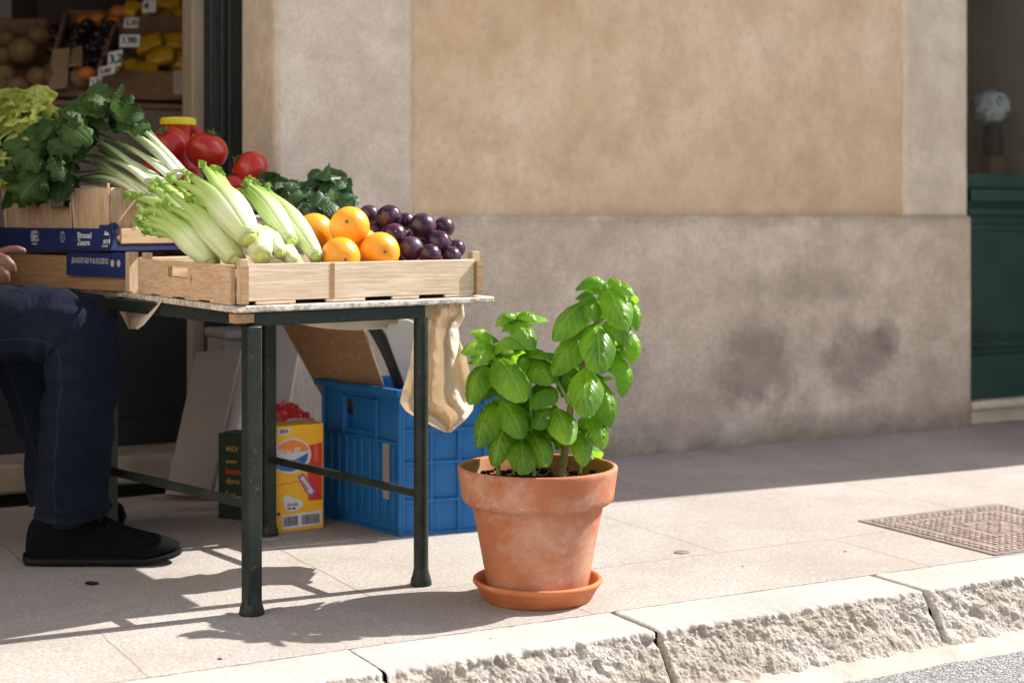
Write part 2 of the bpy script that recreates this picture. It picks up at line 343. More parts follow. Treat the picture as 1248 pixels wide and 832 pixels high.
def stalk(name, stops, rough=.35, trans=.18):
    g = G(name, rough, .5); uv = g.tc.outputs['UV']; sp = g.n('ShaderNodeSeparateXYZ'); g.l(uv, sp.inputs[0])
    f = g.math('ADD', sp.outputs['X'], g.math('MULTIPLY', g.math('SUBTRACT', g.noise(14, 4), .5), .22))
    c = g.ramp(f, stops); m = g.map(scale=(2, 60, 1), co=uv)
    rib = g.noise(1.5, 2, co=m); c = g.mix(g.ramp(rib, [(.35, .3), (.55, 0)]), c, tuple(x * .72 for x in stops[-1][1]))
    g.col(c); g.bump(rib, .35, .003)
    g.b.inputs['Subsurface Weight'].default_value = .12; g.b.inputs['Subsurface Radius'].default_value = (.01, .01, .004); g.b.inputs['Subsurface Scale'].default_value = .5
    return g.m
M['celery'] = stalk('celery_stalk', [(.0, (.62, .68, .32)), (.25, (.72, .80, .50)), (.55, (.52, .68, .24)), (1, (.24, .42, .06))])
M['scallion'] = stalk('scallion_stalk', [(.0, (.76, .80, .62)), (.35, (.62, .72, .42)), (.7, (.36, .52, .20)), (1, (.09, .20, .05))])
g = G('celery_root_cut', .6, .3); g.col(g.ramp(g.noise(30, 4), [(.35, (.36, .46, .05)), (.65, (.62, .68, .22))])); g.bump(g.noise(70, 4), .8, .005); M['rootcut'] = g.m
g = G('basil_stem', .5, .4); g.col(g.ramp(g.noise(12, 4), [(.3, (.14, .22, .05)), (.7, (.30, .40, .12))])); M['stem'] = g.m
g = G('woody_stem', .7, .3); g.col(g.ramp(g.noise(20, 4), [(.3, (.16, .12, .05)), (.7, (.30, .26, .10))])); g.bump(g.noise(60, 4), .4, .002); M['woody'] = g.m
g = G('orange_peel', .38, .45).rndco(); g.col(g.ramp(g.noise(5, 3), [(.3, (.86, .30, .012)), (.7, (.92, .40, .03))])); g.bump(g.voro(260), .35, .0015); g.b.inputs['Subsurface Weight'].default_value = .1; g.b.inputs['Subsurface Scale'].default_value = .01; M['orange'] = g.m
g = G('plum_skin', .28, .5).rndco(); c = g.ramp(g.noise(14, 4), [(.35, (.018, .006, .018)), (.65, (.075, .016, .045))])
c = g.mix(g.ramp(g.noise(9, 6, .75), [(.5, 0.), (.75, .55)]), c, (.17, .13, .22)); g.col(c); g.rough(g.ramp(g.noise(9, 6, .75), [(.4, .2), (.7, .5)])); M['plum'] = g.m
g = G('tomato_skin', .25, .5).rndco(); g.col(g.ramp(g.noise(4, 3), [(.3, (.42, .016, .010)), (.7, (.56, .035, .018))])); M['tomato'] = g.m
M['calyx'] = plain('calyx', (.10, .17, .05), .6); M['navel'] = plain('orange_navel', (.20, .14, .05), .8)
def plast(name, c, rough=.4, spec=.5): return plain(name, c, rough, .08, 12, .12, .002, spec)
M['blue'] = plast('blue_plastic', (.014, .135, .38), .42, .3); M['blueprint'] = plast('blue_printed_card', (.010, .022, .11), .5)
M['white'] = plain('white_print', (.62, .62, .64), .6, .05, bump=0); M['dimprint'] = plain('worn_print', (.42, .38, .38), .7, .2, 60, bump=0)
M['redplast'] = plain('red_plastic', (.45, .015, .012), .3, .1, bump=0); M['yellowplast'] = plain('yellow_plastic', (.75, .62, .03), .4, .05, bump=0)
M['yellowcard'] = plain('yellow_card', (.86, .44, .012), .5, .05, 8, .1); M['darkgreencard'] = plain('dark_green_card', (.010, .028, .016), .5, .2)
M['redcard'] = plain('red_print', (.62, .03, .02), .5, .06, bump=0); M['bluecard'] = plain('blue_print', (.02, .12, .42), .5, .06, bump=0); M['orangecard'] = plain('orange_print', (.80, .22, .03), .5, .06, bump=0)
M['purplecard'] = plain('purple_print', (.30, .10, .32), .5, .06, bump=0); M['blackp'] = plain('black_print', (.015, .015, .015), .5, bump=0); M['gold'] = plain('gold_print', (.42, .24, .04), .5, bump=0)
M['whitecard'] = plain('white_card', (.50, .46, .42), .7, .06, 6, .2); M['greycard'] = plain('grey_card', (.30, .255, .22), .8, .08, 5, .3)
M['blackplast'] = plain('black_plastic', (.012, .012, .014), .35, .1); M['greyfoam'] = plain('grey_sheet', (.48, .46, .43), .6, .05)
g = G('canvas_cloth', .9, .15); c = g.ramp(g.noise(8, 5), [(.3, (.72, .63, .50)), (.7, (.82, .74, .62))]); g.col(c)
wv = g.noise(350, 2); g.bump(wv, .25, .001); g.bump(g.noise(16, 5, .6, dist=2), .5, .010)
tr = g.n('ShaderNodeBsdfTranslucent'); tr.inputs[0].default_value = (.80, .70, .56, 1); mx = g.n('ShaderNodeMixShader'); mx.inputs[0].default_value = .42
g.l(g.b.outputs[0], mx.inputs[1]); g.l(tr.outputs[0], mx.inputs[2]); g.l(mx.outputs[0], g.t.nodes['Material Output'].inputs[0]); M['cloth'] = g.m
# joinery and shop
g = G('green_shop_paint', .42, .5); g.col(g.ramp(g.noise(5, 5), [(.3, (.010, .045, .040)), (.7, (.018, .070, .062))])); g.bump(g.noise(25, 4), .2, .003); M['green'] = g.m
M['blackgreen'] = plain('black_green_paint', (.012, .018, .016), .5, .2); M['charcoal'] = plain('charcoal_panel', (.012, .012, .014), .6, .2)
M['palewood'] = plain('pale_frame', (.32, .25, .19), .6, .08, 4); M['shopgrey'] = plain('shop_counter_front', (.17, .13, .11), .7, .1, 3)
M['shopwall'] = plain('shop_wall', (.22, .185, .165), .8, .1, 2); M['shopfloor'] = plain('shop_floor', (.20, .16, .13), .6, .15, 5)
g = G('window_glass', .05, .5); g.b.inputs['Transmission Weight'].default_value = 1; g.b.inputs['IOR'].default_value = 1.4; g.b.inputs['Base Color'].default_value = (.9, .95, .93, 1)
M['glass'] = g.m
M['curtain'] = plain('beige_curtain', (.20, .15, .11), .9, .08, 5); M['hydrangea'] = plain('white_petals', (.72, .74, .78), .8, .08)
M['iron_cover'] = None
g = G('cast_iron_cover', .7, .4); c = g.ramp(g.noise(20, 6, .7), [(.35, (.13, .09, .075)), (.7, (.30, .235, .205))]); g.col(c); g.bump(g.noise(60, 5), .5, .003); M['cover'] = g.m
M['cover2'] = plain('cover_studs', (.36, .29, .255), .7, .35, 25, .3)
# person
g = G('jeans_denim', .9, .08); uv = g.tc.outputs['UV']
c = g.ramp(g.noise(5, 5), [(.3, (.003, .0046, .0088)), (.7, (.0065, .0095, .018))]); c = g.mix(g.ramp(g.noise(300, 2), [(.4, .35), (.6, 0)]), c, (.018, .027, .048)); sp = g.n('ShaderNodeSeparateXYZ'); g.l(uv, sp.inputs[0])
sq = g.math('ABSOLUTE', g.math('SUBTRACT', sp.outputs['Y'], .055)); lin = g.ramp(sq, [(.003, .8), (.006, 0)]); c = g.mix(g.ramp(g.noise(3, 4), [(.45, 0.), (.7, .5)]), c, (.012, .017, .032)); c = g.mix(g.math('MULTIPLY', lin, .25), c, (.05, .065, .10)); g.col(c)
g.bump(g.noise(260, 2), .25, .001); g.bump(g.noise(9, 5, .65, dist=1.5), .8, .014); g.bump(lin, .6, .004); M['jeans'] = g.m
M['stitch'] = plain('denim_stitch', (.05, .06, .09), .8, bump=0)
M['shoe'] = plain('black_suede', (.004, .004, .005), .9, .3, 60, .5, .003, .08); M['sole'] = plain('black_rubber', (.006, .006, .006), .6, .15, 40, spec=.15); M['lace'] = plain('black_lace', (.012, .012, .013), .8, spec=.15)
g = G('skin', .5, .4); g.col(g.ramp(g.noise(20, 4), [(.3, (.085, .034, .020)), (.7, (.14, .060, .036))])); g.bump(g.noise(120, 4), .4, .002); g.b.inputs['Subsurface Weight'].default_value = .08; g.b.inputs['Subsurface Scale'].default_value = .01; M['skin'] = g.m
M['jacket'] = plain('dark_jacket', (.02, .02, .025), .9); M['hair'] = plain('dark_hair', (.02, .013, .009), .6); M['eye'] = plain('eye', (.5, .5, .5), .3, bump=0)
M['stoolwood'] = wood('stool_wood', (.12, .06, .03), (.2, .11, .055), 0, knots=False)
M['melon'] = plain('brown_melon', (.20, .115, .05), .7, .25, 30, .4); M['darkfruit'] = plain('dark_fruit', (.022, .012, .014), .35, .4, 30, 0, rand=True)
M['persimmon'] = plain('orange_fruit', (.42, .13, .02), .5, .15); M['packet'] = plain('yellow_packet', (.50, .26, .012), .35, .15, 25, .4, rand=True)
M['card'] = plain('cardboard', (.28, .18, .10), .8, .1); M['roof'] = plain('roof_tile', (.30, .14, .09), .8)
M['stucco2'] = plain('neighbour_render', (.42, .36, .28), .9, .1, 3, .3)
M['stucco3'] = plain('cream_render', (.76, .67, .54), .9, .06, 2, .2); M['shutterp'] = plain('pale_shutter', (.45, .45, .40), .7)
def tbox(m, u0, u1, v0, v1, z0, z1):
    return m.prism([tuple(T(u, v))[:2] for u, v in ((u0, v0), (u1, v0), (u1, v1), (u0, v1))], z0, z1)
def sbox(m, t0, t1, d0, d1, z0, z1):        # street frame, written local (x = t, y = -d)
    return m.prism([(t0, -d0), (t1, -d0), (t1, -d1), (t0, -d1)], z0, z1)
# ================================================================== SETTING: ground
def struct(o): o['kind'] = 'structure'; return o
def street(o): o.location = W0; o.rotation_euler = (0, 0, TH); return o
KD = 2.03                                        # back line of the kerb stones
m = MB(); sbox(m, -60, 60, -.02, KD - .004, -.16, 0); struct(street(m.build('pavement', M['pave'], w=False, smooth=False)))
m = MB(); m.add([(-900, -900, -.142), (900, -900, -.142), (900, 900, -.142), (-900, 900, -.142)], [(0, 1, 2, 3)]); struct(street(m.build('road', M['asphalt'], w=False, smooth=False)))
# gutter: an uneven mortar fillet at the foot of the kerb
m = MB()
def gut(i, j):
    t = -4 + 8 * i; wv = .055 + .03 * noise.noise(Vector((t * 2.3, 0, 3))) + .014 * noise.noise(Vector((t * 13, 0, 1)))
    d = 2.285 + (wv + .02) * j; z = -.112 - .0285 * min(1, j * 1.05) ** .8 + .004 * noise.noise(Vector((t * 20, j * 3, 0))) * (1 - j)
    return (t, -d, z - (.004 if j == 1 else 0))
m.grid(gut, 500, 8); struct(street(m.build('gutter', M['gutter'], w=False)))
# kerb stones with a broken, pitted face
def kerb_stone(t0, t1, seed, nt, fine=True):
    m = MB(); L = t1 - t0; nv = 70 if fine else 14
    def prof(q):      # q 0..1 from the back of the top to the foot; returns d, z, face weight
        if q < .26: a = q / .26; return KD + a * .182, 0, 0
        if q < .32: a = (q - .26) / .06 * pi / 2; return KD + .182 + .011 * sin(a), -.010 * (1 - cos(a)), sin(a) * .8
        a = (q - .32) / .68; return KD + .193 + .088 * a ** 1.05, -.010 - .130 * a, 1
    def fn(i, j):
        t = t0 + L * i; d, z, wgt = prof(j); p = Vector((t, d, z)) + Vector((seed, seed * .7, 0))
        e1 = noise.fractal(p * 7, 1.0, 2.0, 4); e2 = noise.fractal(p * 26, .8, 2.1, 5); e3 = noise.cell(p * 20) - .5; e4 = abs(noise.noise(p * 15)); r = noise.ridged_multi_fractal(p * 12, .9, 2.2, 5, 1, 2) if wgt else 0
        e5 = noise.fractal(p * 60, .7, 2.1, 4); e6 = max(0, noise.noise(p * 22 + Vector((7, 7, 7))) - .42)
        lo = 1 - .6 * max(0, (j - .45) / .55); out = wgt * lo * (.007 * e1 + .006 * e2 + .0045 * e5 - .045 * e6 - .022 * max(0, e4 - .42))
        # broken arris
        br = max(0, noise.noise(Vector((t * 9, seed, 0))) * .5 + noise.noise(Vector((t * 31, seed, 5))) * .5); br = max(0, br + .25 * max(0, noise.noise(Vector((t * 75, seed, 9))))); arr = exp(-((j - .30) / .055) ** 2)
        z2 = z - arr * br * .024 + wgt * .004 * e2; d2 = d + out - arr * br * .020
        z2 += (1 - wgt) * (.0008 * e2 + .0006 * e5)
        edge = min(t - t0, t1 - t); k = max(0, 1 - edge / .010) ** 2 * ((.25 if (t - t0 > L / 2) == (seed < 5) and seed < 8 else 1)); d2 -= k * .012 * wgt; z2 -= k * .006 * (1 if j < .97 else 0)
        return (t, -d2, z2)
    m.grid(fn, nt, nv)
    me = m
    o = me.build('kerb', [M['kerbtop'], M['kerb']], w=False, auto=0); nvv = nv
    for p in o.data.polygons:
        j = p.index % nvv; p.material_index = 1 if j / nvv > .285 else 0; p.use_smooth = j / nvv <= .285
    m2 = MB(); m2  # the stone's dark ends are simply its joint
    return struct(street(o))
ts = [tp(x, KD + .19) for x in (-190, 470, 803, 1128)]
cuts = [ts[0] - .9, ts[0], ts[1], ts[2], ts[3], ts[3] + .86]
for i in range(len(cuts) - 1):
    g0 = .0055 if i in (2, 3) else .002
    kerb_stone(cuts[i] + g0 * .3, cuts[i + 1] - g0, 3.1 * i + 1, 300 if 1 <= i <= 4 else 120)
for k in range(6):
    kerb_stone(cuts[-1] + .9 * k + .004, cuts[-1] + .9 * (k + 1) - .004, k + 31., 40, False); kerb_stone(cuts[0] - .9 * (k + 1) + .004, cuts[0] - .9 * k - .004, k + 51., 40, False)
m = MB(); sbox(m, cuts[0] - 8, cuts[-1] + 8, KD - .003, KD + .15, -.15, -.035); struct(street(m.build('kerb_bed', M['soil'], w=False, smooth=False)))

# ================================================================== building with the shop doorway and the green shopfront
bd = thing('building', 'rendered building with pale stone pilasters above a stained stone plinth', 'building', W0, TH)
tj = tp(335, 0); t_p1 = tp(505, 0); t_p2 = tp(1103, 0); t_p3 = tp(1180, 0); t_pl = tp(1185, .03)
BT = 4.6
def part(name, mat, boxes, bevel=0, parent=bd, smooth=False):
    m = MB()
    for b in boxes: sbox(m, *b)
    return m.build(name, mat, parent, w=False, bevel=bevel, smooth=smooth or bevel > 0)
part('wall_panel', M['ochre'], [(t_p1 - .02, t_p2 + .02, -.40, -.022, .90, BT)])
part('pilaster', M['pil'], [(tj, t_p1, -.36, 0, .91, BT)], .022)
part('pilaster', M['pil'], [(t_p2, t_p3, -.30, 0, .91, BT)], .014)
part('plinth', M['plinth'], [(tj + .012, t_pl, -.34, .03, -.02, .929)], .016)
part('lintel', M['pil'], [(-4.6, tj - .001, -.36, -.002, 2.45, BT)], .01); part('lintel', M['pil'], [(t_p3 + .001, 2.466, -.30, -.002, 2.6, BT)], .01)
part('upper_storey', M['ochre'], [(-4.6, 2.466, -3.9, -.001, BT + .001, 9.5)])
part('cornice', M['pil'], [(-4.6, 2.466, 0, .06, BT + .05, BT + .2)], .01)
for t0 in (-3.6, -1.2, .9):
    fr = part('window_shutter', M['green'], [(t0, t0 + .95, 0, .05, 5.6, 7.4)], .01)
part('left_pier', M['pil'], [(-5.2, -4.6, -.36, 0, 0, 9.5)], .02)
# step and shop floor
part('door_step', stepm := plain('worn_step', (.30, .225, .165), .8, .25, 9, .5, .006), [(-4.6, tj - .002, -.54, -.25, 0, .10)], .012)
part('shop_floor', M['shopfloor'], [(-4.6, tj + .5, -3.8, -.541, -.02, .098)])
part('shop_wall', M['shopwall'], [(-4.65, tj + .55, -3.9, -3.8, 0, 3.2), (-4.7, -4.6, -3.8, -.36, 0, 3.2), (tj + .5, tj + .55, -3.8, -.41, 0, 3.2)])
part('shop_ceiling', M['shopwall'], [(-4.65, tj + .55, -3.8, -.361, 2.6, 2.7)])
# dark door frame, pale lining and the closed lower leaf
t250 = tp(250, -.42); t293 = tp(293, -.36); t228 = tp(228, -.5)
part('door_frame', M['blackgreen'], [(t250, tj + .03, -.44, -.361, .10, 2.44), (t250 + .035, t250 + .05, -.361, -.345, .10, 2.44), (t293 - .05, t293 - .035, -.361, -.345, .10, 2.44)], .004)
part('door_lining', M['palewood'], [(t228, t250 + .02, -.56, -.441, .10, 2.44)], .004)
part('lower_panel', M['charcoal'], [(-4.4, t228 + .01, -.555, -.50, .10, .86), (-4.4, t228 - .001, -.499, -.485, .10, .20), (-4.4, t228 - .001, -.499, -.485, .78, .86)], .004)
part('door_transom', M['blackgreen'], [(-4.4, t250, -.56, -.47, 2.10, 2.16)], .004)
# green shopfront at the right
sf_l, sf_r = t_p3 + .003, 2.46
part('right_step', M['pil'], [(t_pl + .004, sf_r, -.30, .0, 0, .07), (t_pl + .002, sf_r, -.32, .035, .071, .105)], .008)
sf = part('shopfront', M['green'], [(sf_l, sf_l + .035, -.16, -.10, .106, 2.6), (sf_r - .05, sf_r, -.16, -.10, .106, 2.6), (sf_l + .035, sf_r - .05, -.17, -.12, .106, 1.02), (sf_l + .036, sf_r - .051, -.119, -.09, .106, .30),
    (sf_l + .036, sf_r - .051, -.119, -.10, .335, .36), (sf_l + .036, sf_r - .051, -.119, -.105, .385, .40), (sf_l + .036, sf_r - .051, -.119, -.105, .86, .885), (sf_l + .036, sf_r - .051, -.119, -.085, .93, .96), (sf_l + .036, sf_r - .051, -.119, -.07, .99, 1.045),
    (sf_l + .036, sf_r - .051, -.16, -.11, 1.046, 1.115), (sf_l + .036, sf_r - .051, -.16, -.10, 2.3, 2.6)], .006)
pn = part('window_pane', M['glass'], [(sf_l + .03, sf_r - .045, -.142, -.136, 1.10, 2.31)])
sf.location = (0, -.055, 0); pn.location = (0, -.055, 0)
part('window_bar', M['palewood'], [(sf_l + .036, sf_r - .05, -1.40, -1.36, 1.86, 1.885)])
part('display_floor', M['darkwood'], [(sf_l - .3, sf_r + .3, -1.2, -.175, .98, 1.02)])
part('display_back', M['shopwall'], [(sf_l - .5, sf_r + .6, -2.3, -2.25, 0, 2.9), (sf_l - .5, sf_l - .45, -2.25, -.31, 0, 2.9), (sf_r + .55, sf_r + .6, -2.25, -.31, 0, 2.9), (sf_l - .5, sf_r + .6, -2.25, -.31, 2.6, 2.65)])
# curtain behind the shop window
m = MB(); tc0 = tp(1206, -.9)
m.grid(lambda i, j: (tc0 + (1 - .10 * sin(pi * (1 - j)) - .02) * 0 + i * 1.15 + (.10 * (1 - j) ** 2 if i < .2 else 0), .9 + .025 * sin(i * 60) + .01 * sin(i * 23), 1.0 + 1.5 * j), 160, 6)
cu = m.build('curtain', M['curtain'], bd, w=False); cu.modifiers.new('s', 'SOLIDIFY').thickness = .003

# neighbouring building that projects beyond this one (it throws the straight shade along the wall)
nb = thing('building', 'neighbouring rendered building projecting forward beyond the green shopfront', 'building', S(2.47, 0), TH)
def npart(name, mat, boxes, bevel=0):
    m = MB()
    for b in boxes: sbox(m, *b)
    return m.build(name, mat, nb, w=False, bevel=bevel, smooth=bevel > 0)
npart('wall', M['stucco2'], [(0, 9, -6, .93, -.02, 1.40), (0, 9, -6, 1.0, 1.401, 11)])
npart('plinth', M['plinth'], [(.0, 9, .931, .95, -.01, .5)])
# unseen corner house across the street, added to bounce warm sunlight onto the shaded wall
oh = thing('building', 'tall pale unseen corner house across the street, added to bounce sunlight onto the wall', 'building', (-7.2, -4.6, 0), radians(45 - 90)); 
def opart(name, mat, x0, x1, y0, y1, z0, z1, bev=0):
    m = MB(); m.prism([(x0, y0), (x1, y0), (x1, y1), (x0, y1)], z0, z1); return m.build(name, mat, oh, w=False, bevel=bev, smooth=bev > 0)
opart('wall', M['stucco3'], -9, 9, -8, 0, -.14, 13); opart('cornice', M['pil'], -9.2, 9.2, -.001, .35, 13.001, 13.4, .03); opart('plinth', M['pil'], -9.05, 9.05, .001, .06, -.14, .9, .01)
for fx in range(6):
    for fz in range(3): opart('window_shutter', M['shutterp'], -8 + fx * 3, -7 + fx * 3, .001, .06, 2.6 + fz * 3.4, 4.4 + fz * 3.4, .01)
for a in (1.5, 4.2, 6.9):
    for z in (2.6, 5.6): npart('window_shutter', M['green'], [(a, a + .95, 1.0, 1.05, z, z + 1.6)], .01)

# square iron cover in the pavement
cvl = Vector((1.05, 4.812, 0)); cu_, cv_ = (cvl - W0).dot(E), (cvl - W0).dot(N)
cv = thing('drain_cover', 'square cast iron cover with raised studs set in the sunny pavement', 'drain cover', S(cu_, cv_), TH)
m = MB(); a = .58; b = .56
for bx in ((0, a, 0, .022), (0, a, b - .022, b), (0, .022, .022, b - .022), (a - .022, a, .022, b - .022)):
    m.prism([(bx[0], -bx[2]), (bx[1], -bx[2]), (bx[1], -bx[3]), (bx[0], -bx[3])], -.02, .0038)
m.build('rim', M['cover'], cv, w=False, bevel=.002)
m = MB(); m.prism([(.026, -.026), (a - .026, -.026), (a - .026, -b + .026), (.026, -b + .026)], -.02, .002); m.build('plate', M['cover'], cv, w=False, smooth=False)
m = MB(); q = 22
for i in range(q):
    for j in range(q):
        x = .038 + (a - .076) * i / (q - 1); y = .038 + (b - .076) * j / (q - 1); ring = min(i, j, q - 1 - i, q - 1 - j)
        if ring in (2, 7): continue
        if ring > 7 and (i + j) % 2: continue
        ln, wd = (.018, .010) if (ring + i) % 2 else (.011, .016)
        m.box((x, -y, .0025), (ln, wd, .006), rz=rnd.uniform(-.1, .1))
m.build('studs', M['cover2'], cv, w=False, bevel=.0015)
# flush metal disc beyond the pot
m = MB(); m.lathe([(0, .0022), (.018, .0024), (.0215, .002), (.022, 0)], (0, 0, 0), 20); o = m.build('survey_stud', M['cover'], w=False); o.location = P(831, 673, 1795 / 411); o.location.z = 0; tag(o, 'small flat metal stud in the pavement to the right of the pot', 'stud')

# ================================================================== TABLE
A = Vector((-.607, 3.693, 0)); B = Vector((-.229, 3.985, 0)); Cc = Vector((-.708, 4.603, 0)); D = Vector((-1.107, 4.353, 0))
tb = thing('market_table', 'folding market table with green iron legs and worn white top carrying the produce', 'table', (A + Cc) / 2)
m = MB(); pl = [tuple(T(u, v))[:2] for u, v in ((0, 0), (.75, 0), (.75, 1.45), (0, 1.45))]; m.prism(pl, .704, .7195); m.build('tabletop', M['tabletop'], tb, bevel=.004)
m = MB()
zb = .687
for p, q in ((A, B), (B, Cc), (D, Cc), (A, D)):
    m.bar(p + Vector((0, 0, zb)), q + Vector((0, 0, zb)), .028, .032)
m.build('apron_frame', M['iron'], tb, bevel=.003)
for k, (p, q) in enumerate(((A, B), (B, Cc), (Cc, D), (D, A))):
    dirn = (q - p).normalized(); ang = math.atan2(dirn.y, dirn.x); m = MB()
    if k == 1:
        m.tube([p + Vector((0, 0, z)) for z in (.0, .672)], .0185, 16, ref=(1, 0, 0))
    else:
        m.box(p + Vector((0, 0, .336)), (.037, .037, .672), rz=ang)
    lg = m.build('leg', M['iron'], tb, bevel=.004 if k != 1 else 0)
    m = MB(); r = .024 if k != 1 else .022
    m.lathe([(r * .8, .05), (r * .95, .03), (r * 1.15, .016), (r * 1.25, .004), (r * 1.2, 0), (0, 0)], p, 18); FR[lg.name] = FR[tb.name].copy(); m.build('foot_cap', M['iron'], lg)
m = MB(); m.bar(B + Vector((0, 0, .228)), Cc + Vector((0, 0, .222)), .014, .020); m.bar(A + Vector((0, 0, .255)), D + Vector((0, 0, .228)), .014, .022); m.build('stretcher', M['iron'], tb, bevel=.003)
m = MB(); c0 = T(.03, .03, .69); m.box(c0, (.05, .035, .022), rz=radians(38)); m.build('corner_block', M['wood_end'], tb, bevel=.002)

# ================================================================== CLOTH
cl = thing('table_cloth', 'cream canvas cloth hanging crumpled under the tabletop', 'cloth', T(.7, .1, .5))
rows = [(362, 512, 561), (372, 508, 563), (385, 506, 566), (400, 505, 559), (415, 504, 562), (430, 502, 568), (445, 499, 571), (460, 496, 574), (475, 491, 577), (490, 488, 577), (500, 495, 575), (510, 510, 568), (520, 528, 556), (526, 540, 549)]
def rowat(j):
    x = j * (len(rows) - 1); i = min(int(x), len(rows) - 2); f = x - i; return [rows[i][k] * (1 - f) + rows[i + 1][k] * f for k in range(3)]
def flap(i, j):
    y, a, b = rowat(j); px = a + (b - a) * i + 2.5 * sin(j * 9 + 2) * i * (1 - j)
    ph = i * 12 + 2.6 * sin(j * 3.4) + .8 * sin(j * 9 + i * 4)
    k_ = (px - 624) / 1930; v_ = max(-.1, min(.62, (k_ * 4.1 + .047) / (-.53 - .848 * k_))); D0_ = 4.17 + .36 * v_
    D_ = D0_ + .062 * sin(ph) * (.4 + .6 * j) + .018 * sin(j * 8 - i * 5) + .008 * sin(i * 17 + j * 9) * (1 - j)
    D_ += .02 * noise.noise(Vector((i * 5, j * 7, 3))) - .030 * abs(noise.noise(Vector((i * 3.2 + j * 2, j * 4.5 - i, 8)))) - .016 * abs(noise.noise(Vector((i * 7 - j * 3, j * 9 + i * 2, 2)))) ; return P(px, y, D_)
m = MB(); m.grid(flap, 90, 140); o = m.build('hanging_flap', M['cloth'], cl); o.modifiers.new('s', 'SOLIDIFY').thickness = .0018
def swag(i, j):
    top = T(.08 + .40 * i, .055, .703); px = (top.x / top.y) * 1930 + 624
    low = 384 + 18 * sin(min(1, i * 1.15) * pi * .62) - (4 if i < .1 else 0) - 5 * (i > .93)
    y0 = 262 + (HC - .703) / top.y * 1930; y = y0 + (low - y0) * j
    return P(px, y, top.y + .03 + .012 * sin(i * 21) * j + .02 * sin(i * 7 + j * 3) * j)
m = MB(); m.grid(swag, 60, 10); o = m.build('front_swag', M['cloth'], cl); o.modifiers.new('s', 'SOLIDIFY').thickness = .0018
fl = [(353, 118, 204), (360, 128, 200), (368, 137, 197), (378, 145, 190), (388, 151, 182), (396, 155, 175), (401, 158, 168)]
def flap2(i, j):
    x = j * (len(fl) - 1); k = min(int(x), len(fl) - 2); f = x - k; y, a, b = [fl[k][q] * (1 - f) + fl[k + 1][q] * f for q in range(3)]
    return P(a + (b - a) * i, y, 4.50 - .42 * i - .03 * j + .02 * sin(i * 9 + j * 2) + .012 * sin(j * 6 + i * 3))
m = MB(); m.grid(flap2, 30, 24); o = m.build('corner_flap', M['cloth'], cl); o.modifiers.new('s', 'SOLIDIFY').thickness = .0018

# ================================================================== FRONT WOOD CRATE
c0 = T(.35, .35, .7215)
cr = thing('produce_crate', 'shallow pale wooden crate of celery, oranges and plums at the sunny table corner', 'crate', c0, radians(38))
def twood(mb, *a): return tbox(mb, *a)
Z0 = .7215; Zt = .818
m = MB(); twood(m, .037, .693, .012, .024, Z0 + .008, Zt - .002); fb = m.build('front_board', None or M['wood_u'], cr, bevel=.0015)
m = MB(); twood(m, .037, .693, .686, .698, Z0 + .008, Zt - .002); m.build('back_board', M['wood_u'], cr, bevel=.0015)
m = MB()
for a, b in ((.06, .165), (.25, .36), (.44, .52), (.60, .69)): twood(m, a, b, .0125, .0235, Z0, Z0 + .0079)
m.build('runner', M['wood_u'], cr, bevel=.001)
# left side board with a hand hole
m = MB(); u0, u1 = .0005, .013; zz0, zz1 = Z0 + .004, Zt - .004; h0, h1, hz0, hz1 = .31, .45, Z0 + .052, Z0 + .078
twood(m, u0, u1, .03, h0, zz0, zz1); twood(m, u0, u1, h1, .68, zz0, zz1); twood(m, u0 + .0002, u1 - .0002, h0, h1, zz0, hz0); twood(m, u0 + .0002, u1 - .0002, h0, h1, hz1, zz1)
m.build('side_board', M['wood_v'], cr)
m = MB(); twood(m, .70, .712, .03, .68, zz0, zz1); m.build('side_board', M['wood_v'], cr, bevel=.0015)
m = MB()
for a, b in ((.03, .16), (.24, .33), (.42, .50), (.58, .68)): twood(m, u0 + .0005, u1 - .0005, a, b, Z0, zz0 - .0001)
m.build('runner', M['wood_v'], cr)
for uu, vv, tall in ((.0135, .0005, .010), (.6945, .025, .018), (.0135, .66, .012), (.68, .66, .012)):
    m = MB(); twood(m, uu, uu + .022, vv, vv + .026, Z0 + .001, Zt + tall); m.build('corner_post', M['wood_z'], cr, bevel=.002)
for q4 in ((.0145, .034, -.002, .0004), (.695, .712, .001, .0245)):
    m = MB(); twood(m, *q4, Z0 + .004, Zt - .006); m.build('joint_end', M['wood_end'], cr)
m = MB()
for k in range(7): twood(m, .014, .699, .03 + .092 * k, .03 + .092 * k + .08, .742, .748)
m.build('floor_slats', M['wood_u'], cr)
for u in (.262, .43):
    m = MB(); twood(m, u, u + .010, .0105, .0118, Z0 + .008, Zt - .003)
    if u < .3: m.build('dark_batten', M['brownwood'], cr)
# crumpled packing paper
m = MB(); m.grid(lambda i, j: T(.02 + .67 * i, .028 + .655 * j, .772 + .02 * noise.noise(Vector((i * 7, j * 7, 1))) + .006 * noise.noise(Vector((i * 25, j * 25, 5)))), 50, 50)
tag(m.build('packing_paper', M['card'], loc=T(.35, .35, .76)), 'brown packing paper under the fruit in the front wooden crate', 'packing paper')

